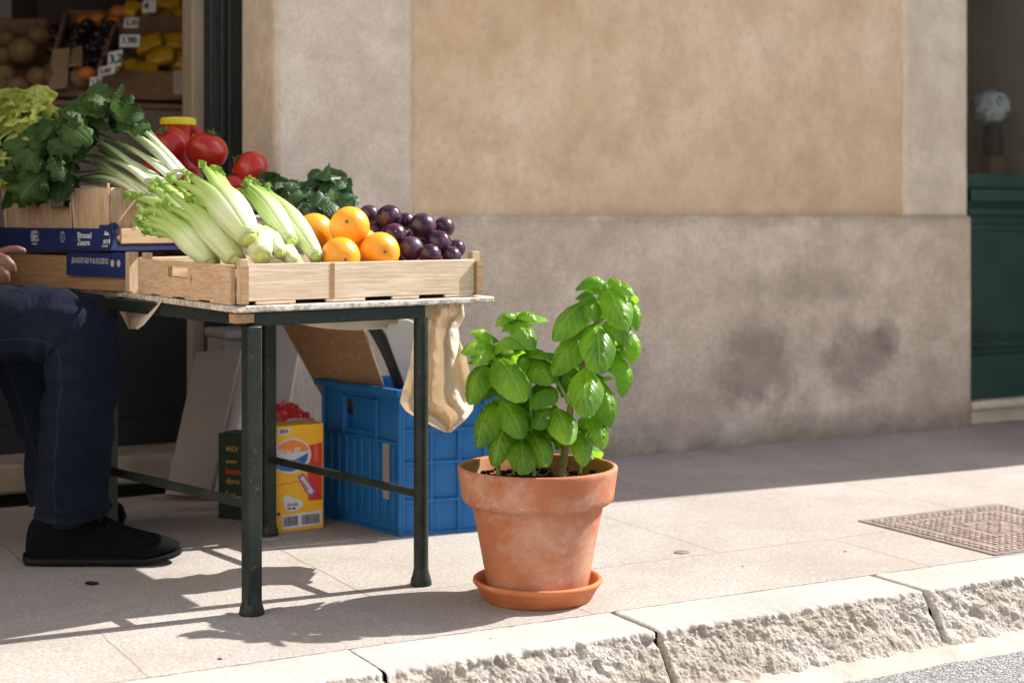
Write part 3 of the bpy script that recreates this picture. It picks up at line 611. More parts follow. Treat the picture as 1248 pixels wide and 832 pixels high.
# ================================================================== CELERY
def lobed_leaf(mb, base, tip, width, nrm, curl=.15, cup=.2, lobes=3, amp=.25, nu=8, nv=8, pucker=0.0, veins=7, ruffle=0, seed=0, power=.8):
    base = Vector(base); tip = Vector(tip); ax = tip - base; L = ax.length; a = ax.normalized(); nrm = Vector(nrm); nrm = (nrm - a * nrm.dot(a)).normalized(); sd = a.cross(nrm)
    def fn(s, t):
        w_ = t * 2 - 1; aw = abs(w_)
        sh = (sin(pi * min(1, max(0, s)) ** power)) ** .62 if 0 < s < 1 else 0
        sh *= 1 - amp * .5 * (1 - cos(2 * pi * lobes * s)) * aw
        x = s * L * (1 - .0 * aw); z = curl * L * sin(pi * s) - cup * width * w_ * w_ * sh
        z += pucker * width * (1 - aw * .4) * sh * (abs(sin(pi * veins * (s - .28 * aw))) - .5) * min(1, aw * 4)
        z -= .05 * width * exp(-(w_ / .12) ** 2) * sh
        if ruffle: z += ruffle * width * aw ** 2 * noise.noise(Vector((s * 9 + seed, w_ * 3, seed))) * 2 + ruffle * .5 * width * aw ** 3 * sin(s * 40 + seed + w_ * 3)
        return base + a * x + sd * (w_ * sh * width / 2) + nrm * z
    mb.grid(fn, nu, nv); return mb
def celery(label, Bp, Tp, r, n=9, seed=1, prongs=3, leafy=8, bulge=(0, 0, .02), group='heads of pale celery', leafdir=(-.5, .3, .9), split=.62):
    R = random.Random(seed); Bp = Vector(Bp); Tp = Vector(Tp); ax = (Tp - Bp); L = ax.length; a = ax.normalized()
    ex = a.cross(Vector((0, 0, 1))).normalized(); ey = ex.cross(a)
    t = thing('celery', label, 'celery', Bp, 0, group)
    m = MB(); tips = []
    for k in range(n):
        ang = 2 * pi * k / n + R.uniform(-.15, .15); ring = 1.0; sp = R.uniform(.85, 1.35); ln = R.uniform(.80, 1.08); pts = []; rr = []
        for i in range(15):
            s = i / 14 * ln
            rad = r * (.34 + .42 * sin(min(1, s / .55) * pi * .62) - .05 * s) + (r * .75 * sp * max(0, s - split) / .4) ** 1.0
            off = ex * cos(ang) * rad + ey * sin(ang) * rad * .92
            pts.append(Bp + ax * s + Vector(bulge) * 4 * s * (1 - s) + off)
            rr.append(r * (.45 + .14 * sin(pi * min(1, s * 1.3))) * (1 - .60 * max(0, (s - .45)) / .6) * (0.8 if i == 0 else 1))
        rr[-1] *= .5; m.tube(pts, rr, 10, flat=.8, ref=tuple(ex * cos(ang) + ey * sin(ang))); tips.append((pts[-1], (pts[-1] - pts[-3]).normalized()))
    # heart
    m.tube([Bp + ax * (i / 8) * .8 + Vector(bulge) * 4 * (i / 8 * .8) * (1 - i / 8 * .8) for i in range(9)], [r * .75 * (1 - .5 * i / 8) for i in range(9)], 12)
    m.build('stalks', M['celery'], t, auto=0)
    m = MB(); b0 = Bp - a * r * .15
    def fnn(d): return 1 + .12 * noise.noise(d * 4 + Vector((seed, 0, 0)))
    q_ = Vector((0, 0, 1)).rotation_difference(a).to_matrix(); m.sphere(Bp - a * r * .10, r * .46, 18, 10, (1, 1, .42), lambda d: 1 + .22 * noise.noise(d * 5 + Vector((seed, 0, 0))), q_); m.build('root_end', M['rootcut'], t, auto=0)
    if leafy:
        m = MB()
        for k in range(leafy * 6):
            p, d = tips[k % n]; p = p - d * R.uniform(-.1, .30) * L * .5
            dd = (d * 1.1 + Vector(leafdir) * .5 + Vector((R.uniform(-1, 1), R.uniform(-1, 1), R.uniform(-.6, .9))) * .7).normalized(); ll = R.uniform(.016, .036)
            lobed_leaf(m, p, p + dd * ll, ll * R.uniform(.6, 1), (R.uniform(-.5, .5), -.7, .6), .15, .25, 2, .6, 8, 6, ruffle=.2, seed=R.uniform(0, 9))
        m.build('leaves', M['celleaf'], t, auto=0)
    return t
celery('large celery head on top of the pile, its cut root end beside the crate front', P(304, 290, 3.80), P(243, 222, 4.02), .040, 10, 1, leafy=7, bulge=(0, 0, .018))
celery('celery head lying second from the left in the wooden crate, half under the large one', P(288, 318, 3.84), P(223, 240, 4.10), .034, 9, 2, leafy=7, bulge=(-.0, 0, .012))
celery('leftmost celery head in the wooden crate, leafy top hanging over the crate side', P(258, 322, 3.92), P(194, 268, 4.12), .032, 9, 3, leafy=9, bulge=(0, 0, .02))
celery('celery head right of the large one, its yellowish cut end pointing at the oranges', P(354, 294, 3.86), P(300, 229, 4.16), .026, 7, 4, leafy=3, bulge=(.0, 0, .018), split=.9)
celery('rightmost celery head resting beside the left oranges, green cut end low', P(386, 313, 3.86), P(322, 240, 4.20), .026, 7, 5, leafy=2, bulge=(.0, 0, .02), split=.9)
celery('short thick celery end poking out below the large celery head', P(319, 312, 3.78), P(312, 290, 4.02), .034, 7, 6, leafy=0, split=2)
celery('small green celery end wedged between two larger celery heads at the crate front', P(341, 309, 3.80), P(318, 280, 4.05), .020, 6, 7, leafy=0, split=2)
celery('celery head buried lowest in the pile behind the crate front board', P(362, 322, 3.80), P(318, 300, 4.0), .022, 6, 8, leafy=0, split=2)
celery('leafy celery head behind all the others, next to the blue tray, added to shade the thigh', P(240, 282, 4.18), P(192, 250, 4.34), .036, 9, 9, leafy=18, bulge=(0, 0, .02), split=.35)  # extra head, added so its leaves keep the sun off the thigh
# ================================================================== ORANGES, PLUMS
def fruit(name, label, cat, c, r, mat, group, end, er=.12, sq=1.0, facing=(0, -1, .3), seed=0):
    t = thing(name, label, cat, c, 0, group)
    q = Vector((0, 0, 1)).rotation_difference(Vector(facing).normalized()).to_matrix(); m = MB()
    def fn(d): return (1 - .05 * exp(-((1 - d.z) / .02)) + .012 * noise.noise(d * 2.2 + Vector((seed, seed, 0))))
    m.sphere(c, r, 36, 24, (1, 1, sq), fn, q); m.build('peel' if cat == 'orange' else 'skin', mat, t)
    m = MB(); m.sphere(Vector(c) + q @ Vector((0, 0, r * sq * .955)), r * er, 10, 6, (1, 1, .45), lambda d: 1 + .3 * noise.noise(d * 5 + Vector((seed, 0, 0))), q); m.build(end[0], end[1], t)
    return t
og = 'oranges in the wooden crate'; nv = ('navel', M['navel'])
for k, (x, y, D_, r, f, lb) in enumerate(((426, 276, 3.985, .0505, (-.05, -1, .28), 'top orange of the pile, navel facing out'), (383, 283, 4.06, .050, (.6, -.1, -.7), 'left orange, leaning on the celery behind the lower ones'),
        (463, 307, 3.965, .050, (.35, -.9, .05), 'low orange at the right, touching the plums'), (415, 313, 3.90, .049, (.35, -.85, -.1), 'lowest orange, half hidden by the crate front'),
        (440, 300, 4.075, .049, (0, 0, 1), 'orange at the back of the pile, behind the others'))):
    fruit('orange', lb, 'orange', P(x, y, D_), r, M['orange'], og, nv, .10, .97, f, k * 3.1)
pg = 'plums heaped in the wooden crate'; pe = ('stem_scar', M['navel'])
PL = [(474, 265, 4.17, .0305, 'tallest plum at the left top of the heap'), (450, 262, 4.24, .025, 'plum just right of and behind the top orange'), (494, 270, 4.22, .0215, 'small pale plum in the gap behind the two top plums'), (515, 276, 4.14, .0325, 'large glossy plum at the middle top of the heap'),
      (541, 277, 4.20, .0255, 'plum at the upper right end of the heap'), (480, 288, 4.10, .031, 'plum in the middle row above the right orange'), (534, 297, 4.11, .0315, 'large plum at the right of the middle row'), (501, 303, 4.06, .029, 'plum touching the crate front in the middle of the heap'),
      (524, 311, 4.05, .0265, 'low plum right of centre, cut off by the crate front'), (455, 281, 4.17, .022, 'plum squeezed between the top orange and the heap'), (550, 312, 4.09, .023, 'lowest plum at the right end of the crate'),
      (508, 291, 4.17, .027, 'plum buried in the dark middle of the heap'), (556, 303, 4.17, .022, 'small plum at the far right beside the corner post'), (484, 308, 4.14, .026, 'plum hidden low behind the right orange')]
for k, (x, y, D_, r, lb) in enumerate(PL):
    R = random.Random(k); fruit('plum', lb, 'plum', P(x, y, D_), r * 1.10, M['plum'], pg, pe, .08, 1.06, (R.uniform(-.8, .8), -.9, R.uniform(-.2, .6)), k * 2.7)

# ================================================================== TRAYS AT THE BACK LEFT
wd = Vector((cos(radians(138)), sin(radians(138)), 0)); md = Vector((cos(radians(48)), sin(radians(48)), 0)); K0 = Vector((-1.039, 4.284, 0))
def K(s, q, z=0): return K0 + wd * s + md * q + Vector((0, 0, z))
def kbox(m, s0, s1, q0, q1, z0, z1): return m.prism([tuple(K(a, b))[:2] for a, b in ((s0, q0), (s1, q0), (s1, q1), (s0, q1))], z0, z1)
lt = thing('fruit_tray', 'lower wooden tray with dark blue printed front under the upper blue tray', 'tray', K(.4, .2, .722), radians(-42), 'blue fruit trays')
m = MB(); kbox(m, .0, .66, .012, .018, .722, .815); kbox(m, .0, .66, .34, .35, .722, .815); kbox(m, .66, .67, .012, .35, .722, .815); m.build('board', M['brownwood'], lt)
m = MB(); kbox(m, -.012, .006, -.004, .025, .722, .83); kbox(m, -.012, 0, .03, .35, .722, .815); m.build('side_board', M['wood_z'], lt, bevel=.001)
m = MB(); kbox(m, .008, .30, .0, .0115, .760, .826); m.build('printed_front', M['blueprint'], lt)
m = MB(); kbox(m, 0, .66, .0185, .339, .730, .740); m.build('floor_board', M['brownwood'], lt)
xd = -wd
text('JRARDITAD 9 & EXZIDO', .022, K(.272, -.0006, .802), xd, (0, 0, 1), M['dimprint'], lt, xs=.80)
m = MB()
for s in (.075, .045): m.lathe([(0, 0), (.0085, 0)], (0, 0, 0), 16); 
m = MB()
for s in (.072, .043):
    c = K(s, -.0008, .798); ring = [c + wd * .009 * cos(a) + Vector((0, 0, .010 * sin(a))) for a in [2 * pi * i / 16 for i in range(16)]]; m.add(ring, [tuple(range(16))])
m.build('emblem', M['dimprint'], lt, smooth=False)
ut = thing('fruit_tray', 'upper dark blue cardboard tray with white printing, holding chip baskets of greens', 'tray', K(.5, .2, .832), radians(-42), 'blue fruit trays')
U0 = .07
m = MB(); kbox(m, U0, .93, -.012, -.004, .832, .893); kbox(m, U0, .93, .375, .383, .832, .893); kbox(m, .922, .93, -.003, .374, .832, .893)
kbox(m, U0, U0 + .05, -.0115, -.0045, .893, .903); kbox(m, U0 + .008, .921, -.003, .374, .833, .839); kbox(m, U0, U0 + .008, -.003, .374, .832, .850)
m.build('tray_wall', M['blueprint'], ut)
m = MB(); pr = []
for a in [pi * i / 10 for i in range(11)]: pr.append((.014 * cos(a), .014 * sin(a)))
for (q,) in ((-.010,),):
    vs = [K(U0 - .002 - 0 * 0, q + .014 + x, .895 + y) for x, y in pr] + [K(U0 - .002, q + .028, .834), K(U0 - .002, q, .834)]
    vs2 = [v + wd * .012 for v in vs]; n_ = len(vs); m.add(vs + vs2, [tuple(range(n_)), tuple(range(n_, 2 * n_))[::-1]] + [(i, n_ + i, n_ + (i + 1) % n_, (i + 1) % n_) for i in range(n_)])
m.build('corner_ear', M['blueprint'], ut, smooth=False)
m = MB(); kbox(m, U0 - .004, U0 + .004, .024, .40, .851, .893); m.build('side_slat', M['wood_v'], ut, bevel=.001)
f = -.0126
text('Sitranad', .024, K(.225, f, .873), xd, (0, 0, 1), M['white'], ut, xs=.95); text('Zauore', .024, K(.225, f, .853), xd, (0, 0, 1), M['white'], ut, xs=.9)
text('MTFI', .017, K(.098, f, .856), xd, (0, 0, 1), M['white'], ut, xs=.9); text('Pronduta', .008, K(.105, f, .845), xd, (0, 0, 1), M['white'], ut)
text('UE EB', .012, K(.462, f, .880), xd, (0, 0, 1), M['white'], ut); text('Ugbe', .018, K(.466, f, .869), xd, (0, 0, 1), M['white'], ut); text('arremoreei', .009, K(.464, f, .858), xd, (0, 0, 1), M['white'], ut); text('ortofrutta', .007, K(.46, f, .847), xd, (0, 0, 1), M['white'], ut)
m = MB()
for s, rx, rz in ((.30, .011, .015), (.442, .022, .017)):
    c = K(s, -.0128, .868); n_ = 28; out = [c + wd * rx * cos(2 * pi * i / n_) + Vector((0, 0, rz * sin(2 * pi * i / n_))) for i in range(n_)]; inn = [c + (o_ - c) * (1 - .0016 / rx) for o_ in out]
    m.add(out + inn, [(i, (i + 1) % n_, n_ + (i + 1) % n_, n_ + i) for i in range(n_) if rx < .02 or (i % 14 not in (0, 13, 6, 7))])
c = K(.082, -.0129, .875); m.add([c + wd * .012, c + Vector((0, 0, .014)) + wd * .004, c - wd * .001 + Vector((0, 0, .004)), c - wd * .006 + Vector((0, 0, .009)), c - wd * .012, c], [(0, 1, 2, 5), (5, 2, 3, 4)])
m.build('emblem', M['white'], ut, smooth=False)
text('i', .018, K(.302, f - .0006, .868), xd, (0, 0, 1), M['white'], ut)

# chip baskets
def basket(label, s0, s1, q0, q1, z0, z1, dip=0):
    t = thing('chip_basket', label, 'basket', K((s0 + s1) / 2, (q0 + q1) / 2, z0), 0, 'chip baskets in the upper blue tray'); fl = .008
    for (a, b, c_, d_) in ((s0, q0, s1, q0), (s1, q0, s1, q1), (s1, q1, s0, q1), (s0, q1, s0, q0)):
        m = MB()
        def fn(i, j):
            z = z0 + (z1 - z0) * j; s = a + (c_ - a) * i; q = b + (d_ - b) * i
            sc_ = 1 + .10 * j; cs, cq = (s0 + s1) / 2, (q0 + q1) / 2
            p = K(cs + (s - cs) * sc_, cq + (q - cq) * sc_, z - dip * j * sin(pi * i)); return p + Vector((0, 0, .003 * noise.noise(Vector((i * 4, j, s0 * 9)))))
        m.grid(fn, 16, 6); o = m.build('side_panel', M['chip'], t, auto=0); o.modifiers.new('s', 'SOLIDIFY').thickness = .003
    for (s, q) in ((s0, q0), (s1, q0), (s0, q1), (s1, q1)):
        m = MB(); cs, cq = (s0 + s1) / 2, (q0 + q1) / 2; a = K(cs + (s - cs) * 1.0, cq + (q - cq) * 1.0 - .003, z0); b = K(cs + (s - cs) * 1.12, cq + (q - cq) * 1.12 - .004, z1 + .012); m.bar(a, b, .006, .008)
        m.build('corner_stick', M['chip'], t, bevel=.001)
    m = MB(); kbox(m, s0, s1, q0, q1, z0, z0 + .004); m.build('base', M['chip'], t)
    return t
basket('chip basket nearest the celery, a corner stick rising at its right', .095, .255, .008, .17, .841, 1.005)
basket('low middle chip basket with dark mesh showing above its rim', .275, .375, .008, .17, .841, .955, .01)
basket('left chip basket under the lettuce, cut by the picture edge', .395, .62, .008, .17, .841, 1.015)
m = MB(); c = K(.325, .06, .94); R = random.Random(5)
for k in range(60): m.sphere(K(R.uniform(.28, .37), R.uniform(.02, .15), R.uniform(.90, .985)), R.uniform(.006, .011), 6, 4)
tag(m.build('dark_berries', M['darkfruit'], loc=K(.325, .09, .9)), 'dark berries filling the low middle chip basket', 'berries', kind='stuff')

# back crates and boxes
def slatcrate(label, u0, u1, v0, v1, z0, z1, mat=None, group='wooden crates at the back of the table'):
    t = thing('produce_crate', label, 'crate', T((u0 + u1) / 2, (v0 + v1) / 2, z0), radians(38), group); m = MB(); h = (z1 - z0)
    for a in (0, .53): tbox(m, u0, u1, v0, v0 + .008, z0 + h * a, z0 + h * (a + .44)); tbox(m, u0, u1, v1 - .008, v1, z0 + h * a, z0 + h * (a + .44)); tbox(m, u0 + .001, u0 + .009, v0 + .009, v1 - .009, z0 + h * a, z0 + h * (a + .44)); tbox(m, u1 - .009, u1 - .001, v0 + .009, v1 - .009, z0 + h * a, z0 + h * (a + .44))
    m.build('slats', mat or M['wood_v'], t, bevel=.001)
    m = MB()
    for u in (u0 + .011, u1 - .035):
        for v in (v0 + .010, v1 - .034): tbox(m, u, u + .024, v, v + .024, z0, z1 + .004)
    m.build('corner_post', M['wood_z'], t, bevel=.001)
    m = MB(); tbox(m, u0 + .01, u1 - .01, v0 + .009, v1 - .009, z0 + .004, z0 + .010); m.build('floor_board', M['wood_v'], t); return t
slatcrate('lower wooden crate under the tomato crate', .14, .60, 1.13, 1.43, .7215, .86)
slatcrate('upper wooden crate heaped with tomatoes', .14, .60, 1.13, 1.43, .866, 1.0)
hb = thing('herb_box', 'pale open box with a white rim holding dark herbs behind the oranges', 'box', T(.52, .92, .722))
m = MB(); u0, u1, v0, v1 = .33, .70, .745, 1.08
for a in ((u0, u1, v0, v0 + .006), (u0, u1, v1 - .006, v1), (u0, u0 + .006, v0 + .0061, v1 - .0061), (u1 - .006, u1, v0 + .0061, v1 - .0061)): tbox(m, *a, .7215, .922)
tbox(m, u0 + .007, u1 - .007, v0 + .007, v1 - .007, .86, .866); m.build('box_wall', M['greycard'], hb)
m = MB()
for a in ((u0 - .003, u1 + .003, v0 - .003, v0 + .009), (u0 - .003, u1 + .003, v1 - .009, v1 + .003), (u0 - .003, u0 + .009, v0 + .0091, v1 - .0091), (u1 - .009, u1 + .003, v0 + .0091, v1 - .0091)): tbox(m, *a, .9225, .930)
m.build('rim', M['white'], hb, bevel=.001)

# tomatoes
def tomato(x, y, D_, r, lb, f=(0, -.3, 1), k=0):
    c = P(x, y, D_); t = thing('tomato', lb, 'tomato', c, 0, 'tomatoes piled behind the celery'); q = Vector((0, 0, 1)).rotation_difference(Vector(f).normalized()).to_matrix(); m = MB()
    def fn(d): a = math.atan2(d.y, d.x); return 1 - .10 * exp(-((1 - d.z) / .05)) + .025 * cos(a * 5 + k) * max(0, d.z) * (1 - d.z ** 2) * 2
    m.sphere(c, r, 40, 26, (1, 1, .88), fn, q); m.build('skin', M['tomato'], t)
    m = MB(); top = c + q @ Vector((0, 0, r * .80))
    for i in range(5):
        a = 2 * pi * i / 5 + k; e = q @ Vector((cos(a), sin(a), .25)); lobed_leaf(m, top, top + e * r * .42, r * .16, q @ Vector((0, 0, 1)), .2, .1, 1, 0, 5, 3)
    m.tube([top, top + q @ Vector((0, 0, r * .3))], r * .05, 6); m.build('calyx', M['calyx'], t)
for k, (x, y, D_, r, lb, f) in enumerate(((252, 184, 4.86, .0645, 'middle tomato of the row, tallest and nearest the jug', (.3, -.1, .9)), (206, 178, 4.93, .064, 'left tomato under the red jug, partly behind the greens', (-.2, -.6, .8)), (305, 207, 4.84, .060, 'right tomato of the row, standing out against the stone pilaster', (-.75, -.3, .55)),
        (284, 226, 4.80, .038, 'small low tomato below the right tomato, behind the celery', (0, 0, 1)), (226, 222, 4.88, .055, 'tomato buried under the left and middle tomatoes', (0, 0, 1)), (268, 236, 4.93, .055, 'tomato at the bottom of the pile behind the small one', (0, 0, 1)), (186, 214, 4.95, .055, 'tomato hidden low behind the leafy greens', (0, 0, 1)))):
    tomato(x, y, D_, r, lb, f, k)
# red jug with a yellow rim
jg = thing('jug', 'red plastic jug with a yellow rim behind the tomatoes', 'jug', P(217, 262, 5.02)); c = P(217, 215, 5.03); c.z = .99; m = MB()
pr = [(.0, 0), (.060, 0), (.068, .02), (.068, .11), (.060, .15), (.048, .175), (.046, .20), (.050, .222)]
m.lathe(pr, c, 32); m.build('body', M['redplast'], jg)
m = MB(); m.lathe([(.050, .2225), (.056, .226), (.057, .242), (.050, .248), (.044, .246), (.043, .228)], c, 32); m.build('rim', M['yellowplast'], jg)
m = MB(); h0 = c + Vector((.045, 0, .215)); m.tube([h0 + Vector((.030 * sin(a) * 1.1, -.004, -.075 * (1 - cos(a)) / 1)) for a in [pi * i / 10 for i in range(8)]] , .0125, 10); m.build('handle', M['redplast'], jg)

# herbs
def clump(name, label, cat, mat, spots, size, seed, n, facing=(-.1, -.8, .6), lobes=2, amp=.15, stems=None):
    R = random.Random(seed); t = thing(name, label, cat, P(*spots[0][:3])); m = MB()
    for k in range(n):
        x, y, D_, rx, ry = spots[k % len(spots)]
        a = R.uniform(0, 2 * pi); q = sqrt(R.random()); c = P(x + rx * q * cos(a), y + ry * q * sin(a), D_ + R.uniform(-.07, .10))
        L = size * R.uniform(.6, 1.25); d = Vector((R.uniform(-1, 1), R.uniform(-.8, .4), R.uniform(-.9, .7))).normalized()
        nn = Vector(facing) + Vector((R.uniform(-.7, .7), R.uniform(-.5, .5), R.uniform(-.5, .7)))
        lobed_leaf(m, c - d * L / 2, c + d * L / 2, L * R.uniform(.6, .95), nn, R.uniform(-.05, .25), R.uniform(-.2, .4), lobes, amp, 8, 7, ruffle=.08, seed=R.uniform(0, 99))
    m.build('leaves', mat, t, auto=0)
    if stems:
        m = MB()
        for (a, b, r0, r1) in stems: m.tube([Vector(a).lerp(Vector(b), i / 5) + Vector((0, 0, .01 * sin(pi * i / 5))) for i in range(6)], [r0 + (r1 - r0) * i / 5 for i in range(6)], 8)
        m.build('stem', M['stem'], t)
    return t
clump('herb_bunch', 'dark green herb bunch in the pale box behind the oranges', 'herbs', M['herb'], [(398, 234, 4.72, 24, 20), (355, 240, 4.66, 30, 20), (330, 232, 4.7, 20, 14), (385, 248, 4.62, 40, 9), (405, 225, 4.75, 14, 12), (350, 258, 4.66, 40, 10), (395, 258, 4.62, 30, 8)], .065, 3, 190,
      stems=[(P(400, 262, 4.6), P(418, 244, 4.6), .002, .002), (P(418, 244, 4.6), P(436, 240, 4.6), .002, .002), (P(350, 275, 4.7), P(360, 230, 4.7), .003, .002), (P(380, 275, 4.7), P(395, 225, 4.7), .003, .002)])
# long leafy greens with pale stalks, lying over the chip baskets
gr = thing('leafy_greens', 'big bunch of dark leafy greens with long pale stalks lying over the baskets', 'greens', P(150, 200, 4.45))
R = random.Random(11); m = MB()
ends = [(222, 208, 4.42), (214, 213, 4.38), (205, 218, 4.36), (199, 222, 4.33), (194, 223, 4.36), (187, 232, 4.33), (183, 236, 4.36), (179, 241, 4.33), (172, 244, 4.36), (218, 217, 4.46), (208, 226, 4.44), (196, 232, 4.42), (188, 241, 4.42), (226, 213, 4.5), (180, 226, 4.33), (204, 211, 4.42), (190, 214, 4.4), (176, 248, 4.40), (212, 205, 4.5), (184, 247, 4.4)]
tops = [(135, 138), (128, 152), (118, 156), (112, 172), (104, 166), (96, 190), (92, 196), (90, 208), (88, 214), (142, 150), (120, 185), (104, 202), (96, 222), (150, 160), (110, 184), (128, 168), (120, 178), (96, 224), (146, 142), (100, 216)]
for k, (e, tpp) in enumerate(zip(ends, tops)):
    a = P(*e); b = P(tpp[0], tpp[1], 4.55 + .03 * (k % 4)); pts = []; sag = R.uniform(.0, .03)
    for i in range(12):
        s = i / 11; pts.append(a.lerp(b, s) + Vector((0, 0, sag * sin(pi * s) + .012 * sin(k + s * 3))))
    r0 = R.uniform(.010, .0155); m.tube(pts, [r0 * (1 - .62 * min(1, (i / 11) * 1.25)) for i in range(12)], 8, flat=.75)
gs = m.build('stalks', M['scallion'], gr)
m = MB()
LG = [(128, 124, 26, 16), (112, 128, 22, 12), (100, 140, 20, 16), (88, 148, 22, 14), (110, 140, 14, 12), (75, 158, 24, 14), (95, 168, 26, 16), (60, 168, 26, 16), (80, 180, 30, 16), (40, 180, 26, 18), (20, 178, 18, 20), (30, 200, 24, 22), (52, 200, 24, 22), (70, 206, 18, 20), (16, 205, 10, 18), (42, 226, 20, 18), (28, 236, 16, 14), (66, 222, 12, 14), (150, 146, 14, 8)]
for k in range(190):
    x, y, rx, ry = LG[k % len(LG)]; a = R.uniform(0, 2 * pi); q = sqrt(R.random()) * .9
    c = P(x + rx * q * cos(a), y + ry * q * sin(a), 4.47 + R.uniform(-.06, .14)); L = R.uniform(.06, .12)
    d = Vector((R.uniform(-1, .1), R.uniform(-.8, .3), R.uniform(-.95, .5))).normalized(); nn = Vector((R.uniform(-.6, .6), -.75 + R.uniform(-.4, .4), R.uniform(-.1, 1)))
    lobed_leaf(m, c - d * L / 2, c + d * L / 2, L * R.uniform(.42, .70), nn, R.uniform(-.05, .3), R.uniform(-.2, .4), 2, .08, 12, 8, ruffle=.10, seed=R.uniform(0, 99))
for (b, t_, w_, nn) in (((132, 128), (112, 122), .085, (0, -.8, .5)), ((134, 132), (146, 120), .075, (.2, -.8, .4)), ((160, 158), (184, 156), .06, (0, -.7, .7)), ((76, 152), (112, 176), .10, (-.1, -.8, .6)), ((58, 172), (98, 182), .10, (0, -.7, .7)), ((30, 180), (46, 212), .07, (.2, -.9, .2)), ((62, 190), (78, 222), .06, (.3, -.9, .2)), ((56, 208), (24, 244), .085, (-.2, -.9, .2)), ((40, 182), (14, 200), .08, (-.2, -.9, .3)), ((102, 150), (80, 138), .06, (0, -.8, .6))):
    lobed_leaf(m, P(*b, 4.36), P(*t_, 4.33), w_, nn, .12, .25, 3, .35, 14, 10, ruffle=.12, seed=b[0])
m.build('leaves', M['greens'], gr, auto=0)

# lettuce
le = thing('lettuce', 'pale yellow green lettuce with frilled leaves at the left picture edge', 'lettuce', P(30, 180, 4.6)); m = MB(); R = random.Random(4)
base = P(60, 215, 4.62)
for k, (x, y, wd_, dd) in enumerate(((45, 110, .19, 0), (22, 116, .20, .03), (66, 150, .15, .02), (5, 130, .20, -.02), (40, 128, .18, -.05), (12, 150, .20, -.08), (-12, 158, .22, -.10), (-8, 185, .2, -.12), (20, 180, .17, -.12), (58, 134, .14, .05), (30, 150, .16, -.12), (-25, 130, .22, 0))):
    lobed_leaf(m, base + Vector((-.03 * (k % 3), .02 * (k % 4) - .03, 0)), P(x, y - 7, 4.60 + dd), wd_, (R.uniform(-.4, .2), -.8, .45), .10, -.18, 9, .16, 60, 40, pucker=.035, veins=6, ruffle=.34, seed=k * 3.3, power=1.7)
m.build('leaves', M['lettuce'], le, auto=0)
m = MB()
for k, (x, y) in enumerate(((40, 122), (36, 124), (50, 140), (14, 165))):
    a = base + Vector((0, -.05, 0)); b = P(x, y, 4.52 + .01 * k); m.tube([a.lerp(b, i / 8) + Vector((.012 * sin(pi * i / 8), -.028 * sin(pi * i / 8), 0)) for i in range(9)], [.010 * (1 - .8 * i / 8) for i in range(9)], 8, flat=.6)
m.build('rib', M['celery'], le)
# pale green stems and blue pack inside the upper tray
sb = thing('spring_onions', 'arching bundle of pale green stems between the basket and the celery', 'onions', P(145, 262, 4.40)); m = MB(); R = random.Random(2)
for k in range(16):
    x = 130 + 2.2 * k; pts = []
    for i in range(10):
        s = i / 9; pts.append(P(x + 12 * s ** 1.6 - 3 + (4 if k % 2 else 0) + 10 * s, 281 - 42 * sin(s * pi * .62) * (1 - .012 * k) , 4.40 + .05 * s + .01 * (k % 3)))
    m.tube(pts, [.0085 * (1 - .25 * i / 9) for i in range(10)], 7)
m.build('stems', M['celery'], sb)
bp = thing('package', 'small blue package tucked in the tray behind the celery leaves', 'package', P(172, 264, 4.48)); m = MB(); m.box(P(173, 265, 4.52), (.075, .06, .085), rz=radians(48)); m.build('wrapper', M['blue'], bp, bevel=.006)

# ================================================================== POT AND BASIL
PC = Vector((.0625, 3.85, 0)); RM = .1965
st = thing('saucer', 'shallow orange terracotta saucer under the plant pot', 'saucer', PC); m = MB()
m.lathe([(0, .004), (.112, .004), (.120, .008), (.140, .042), (.147, .050), (.1535, .0525), (.157, .050), (.158, .044), (.152, .036), (.148, .033), (.132, .004), (.126, 0), (0, 0)], PC, 96, lambda a, z: 1 + .002 * noise.noise(Vector((cos(a) * 3, sin(a) * 3, z * 20)))); m.build('dish', M['saucer'], st, auto=60)
pt = thing('plant_pot', 'weathered terracotta pot with a thick rim and white mineral stains', 'pot', PC + Vector((0, 0, .009))); m = MB()
prof = [(0, .010), (.112, .010), (.118, .014), (.1245, .05), (.136, .12), (.1475, .19), (.1585, .252), (.1605, .262), (.176, .268), (.1815, .273), (.185, .283), (.191, .335), (.1935, .352), (.1945, .360), (.193, .3655), (.1885, .368), (.183, .366), (.180, .360), (.176, .33), (.168, .29), (.150, .29), (0, .29)]
pf = []
for i in range(len(prof) - 1):
    (r0, z0), (r1, z1) = prof[i], prof[i + 1]; k = 3 if abs(z1 - z0) > .03 else 1
    for j in range(k): pf.append((r0 + (r1 - r0) * j / k, z0 + (z1 - z0) * j / k))
pf.append(prof[-1])
ZS = .323 / .368       # the rim's real height in the photograph
pf = [(r, z * 1.0 if False else .009 + (z - .010) * ZS) for r, z in pf]
m.lathe(pf, PC, 120, lambda a, z: 1 + .0025 * noise.noise(Vector((cos(a) * 2, sin(a) * 2, z * 9))) + .0012 * noise.noise(Vector((cos(a) * 9, sin(a) * 9, z * 60)))); m.build('pot_wall', M['terra'], pt, auto=60)
m = MB(); SZ = .288
m.grid(lambda i, j: PC + Vector((.170 * i * cos(2 * pi * j), .170 * i * sin(2 * pi * j), SZ - .004 + .016 * noise.fractal(Vector((i * cos(2 * pi * j) * 5, i * sin(2 * pi * j) * 5, 2)), .8, 2.1, 4) - .01 * i)), 24, 80)
R = random.Random(8)
for k in range(170):
    a = R.uniform(0, 2 * pi); q = .16 * sqrt(R.random()); m.sphere(PC + Vector((q * cos(a), q * sin(a), SZ + R.uniform(-.003, .008))), R.uniform(.003, .009), 6, 4, (1, R.uniform(.6, 1), .7))
m.build('soil', M['soil'], pt, auto=0)

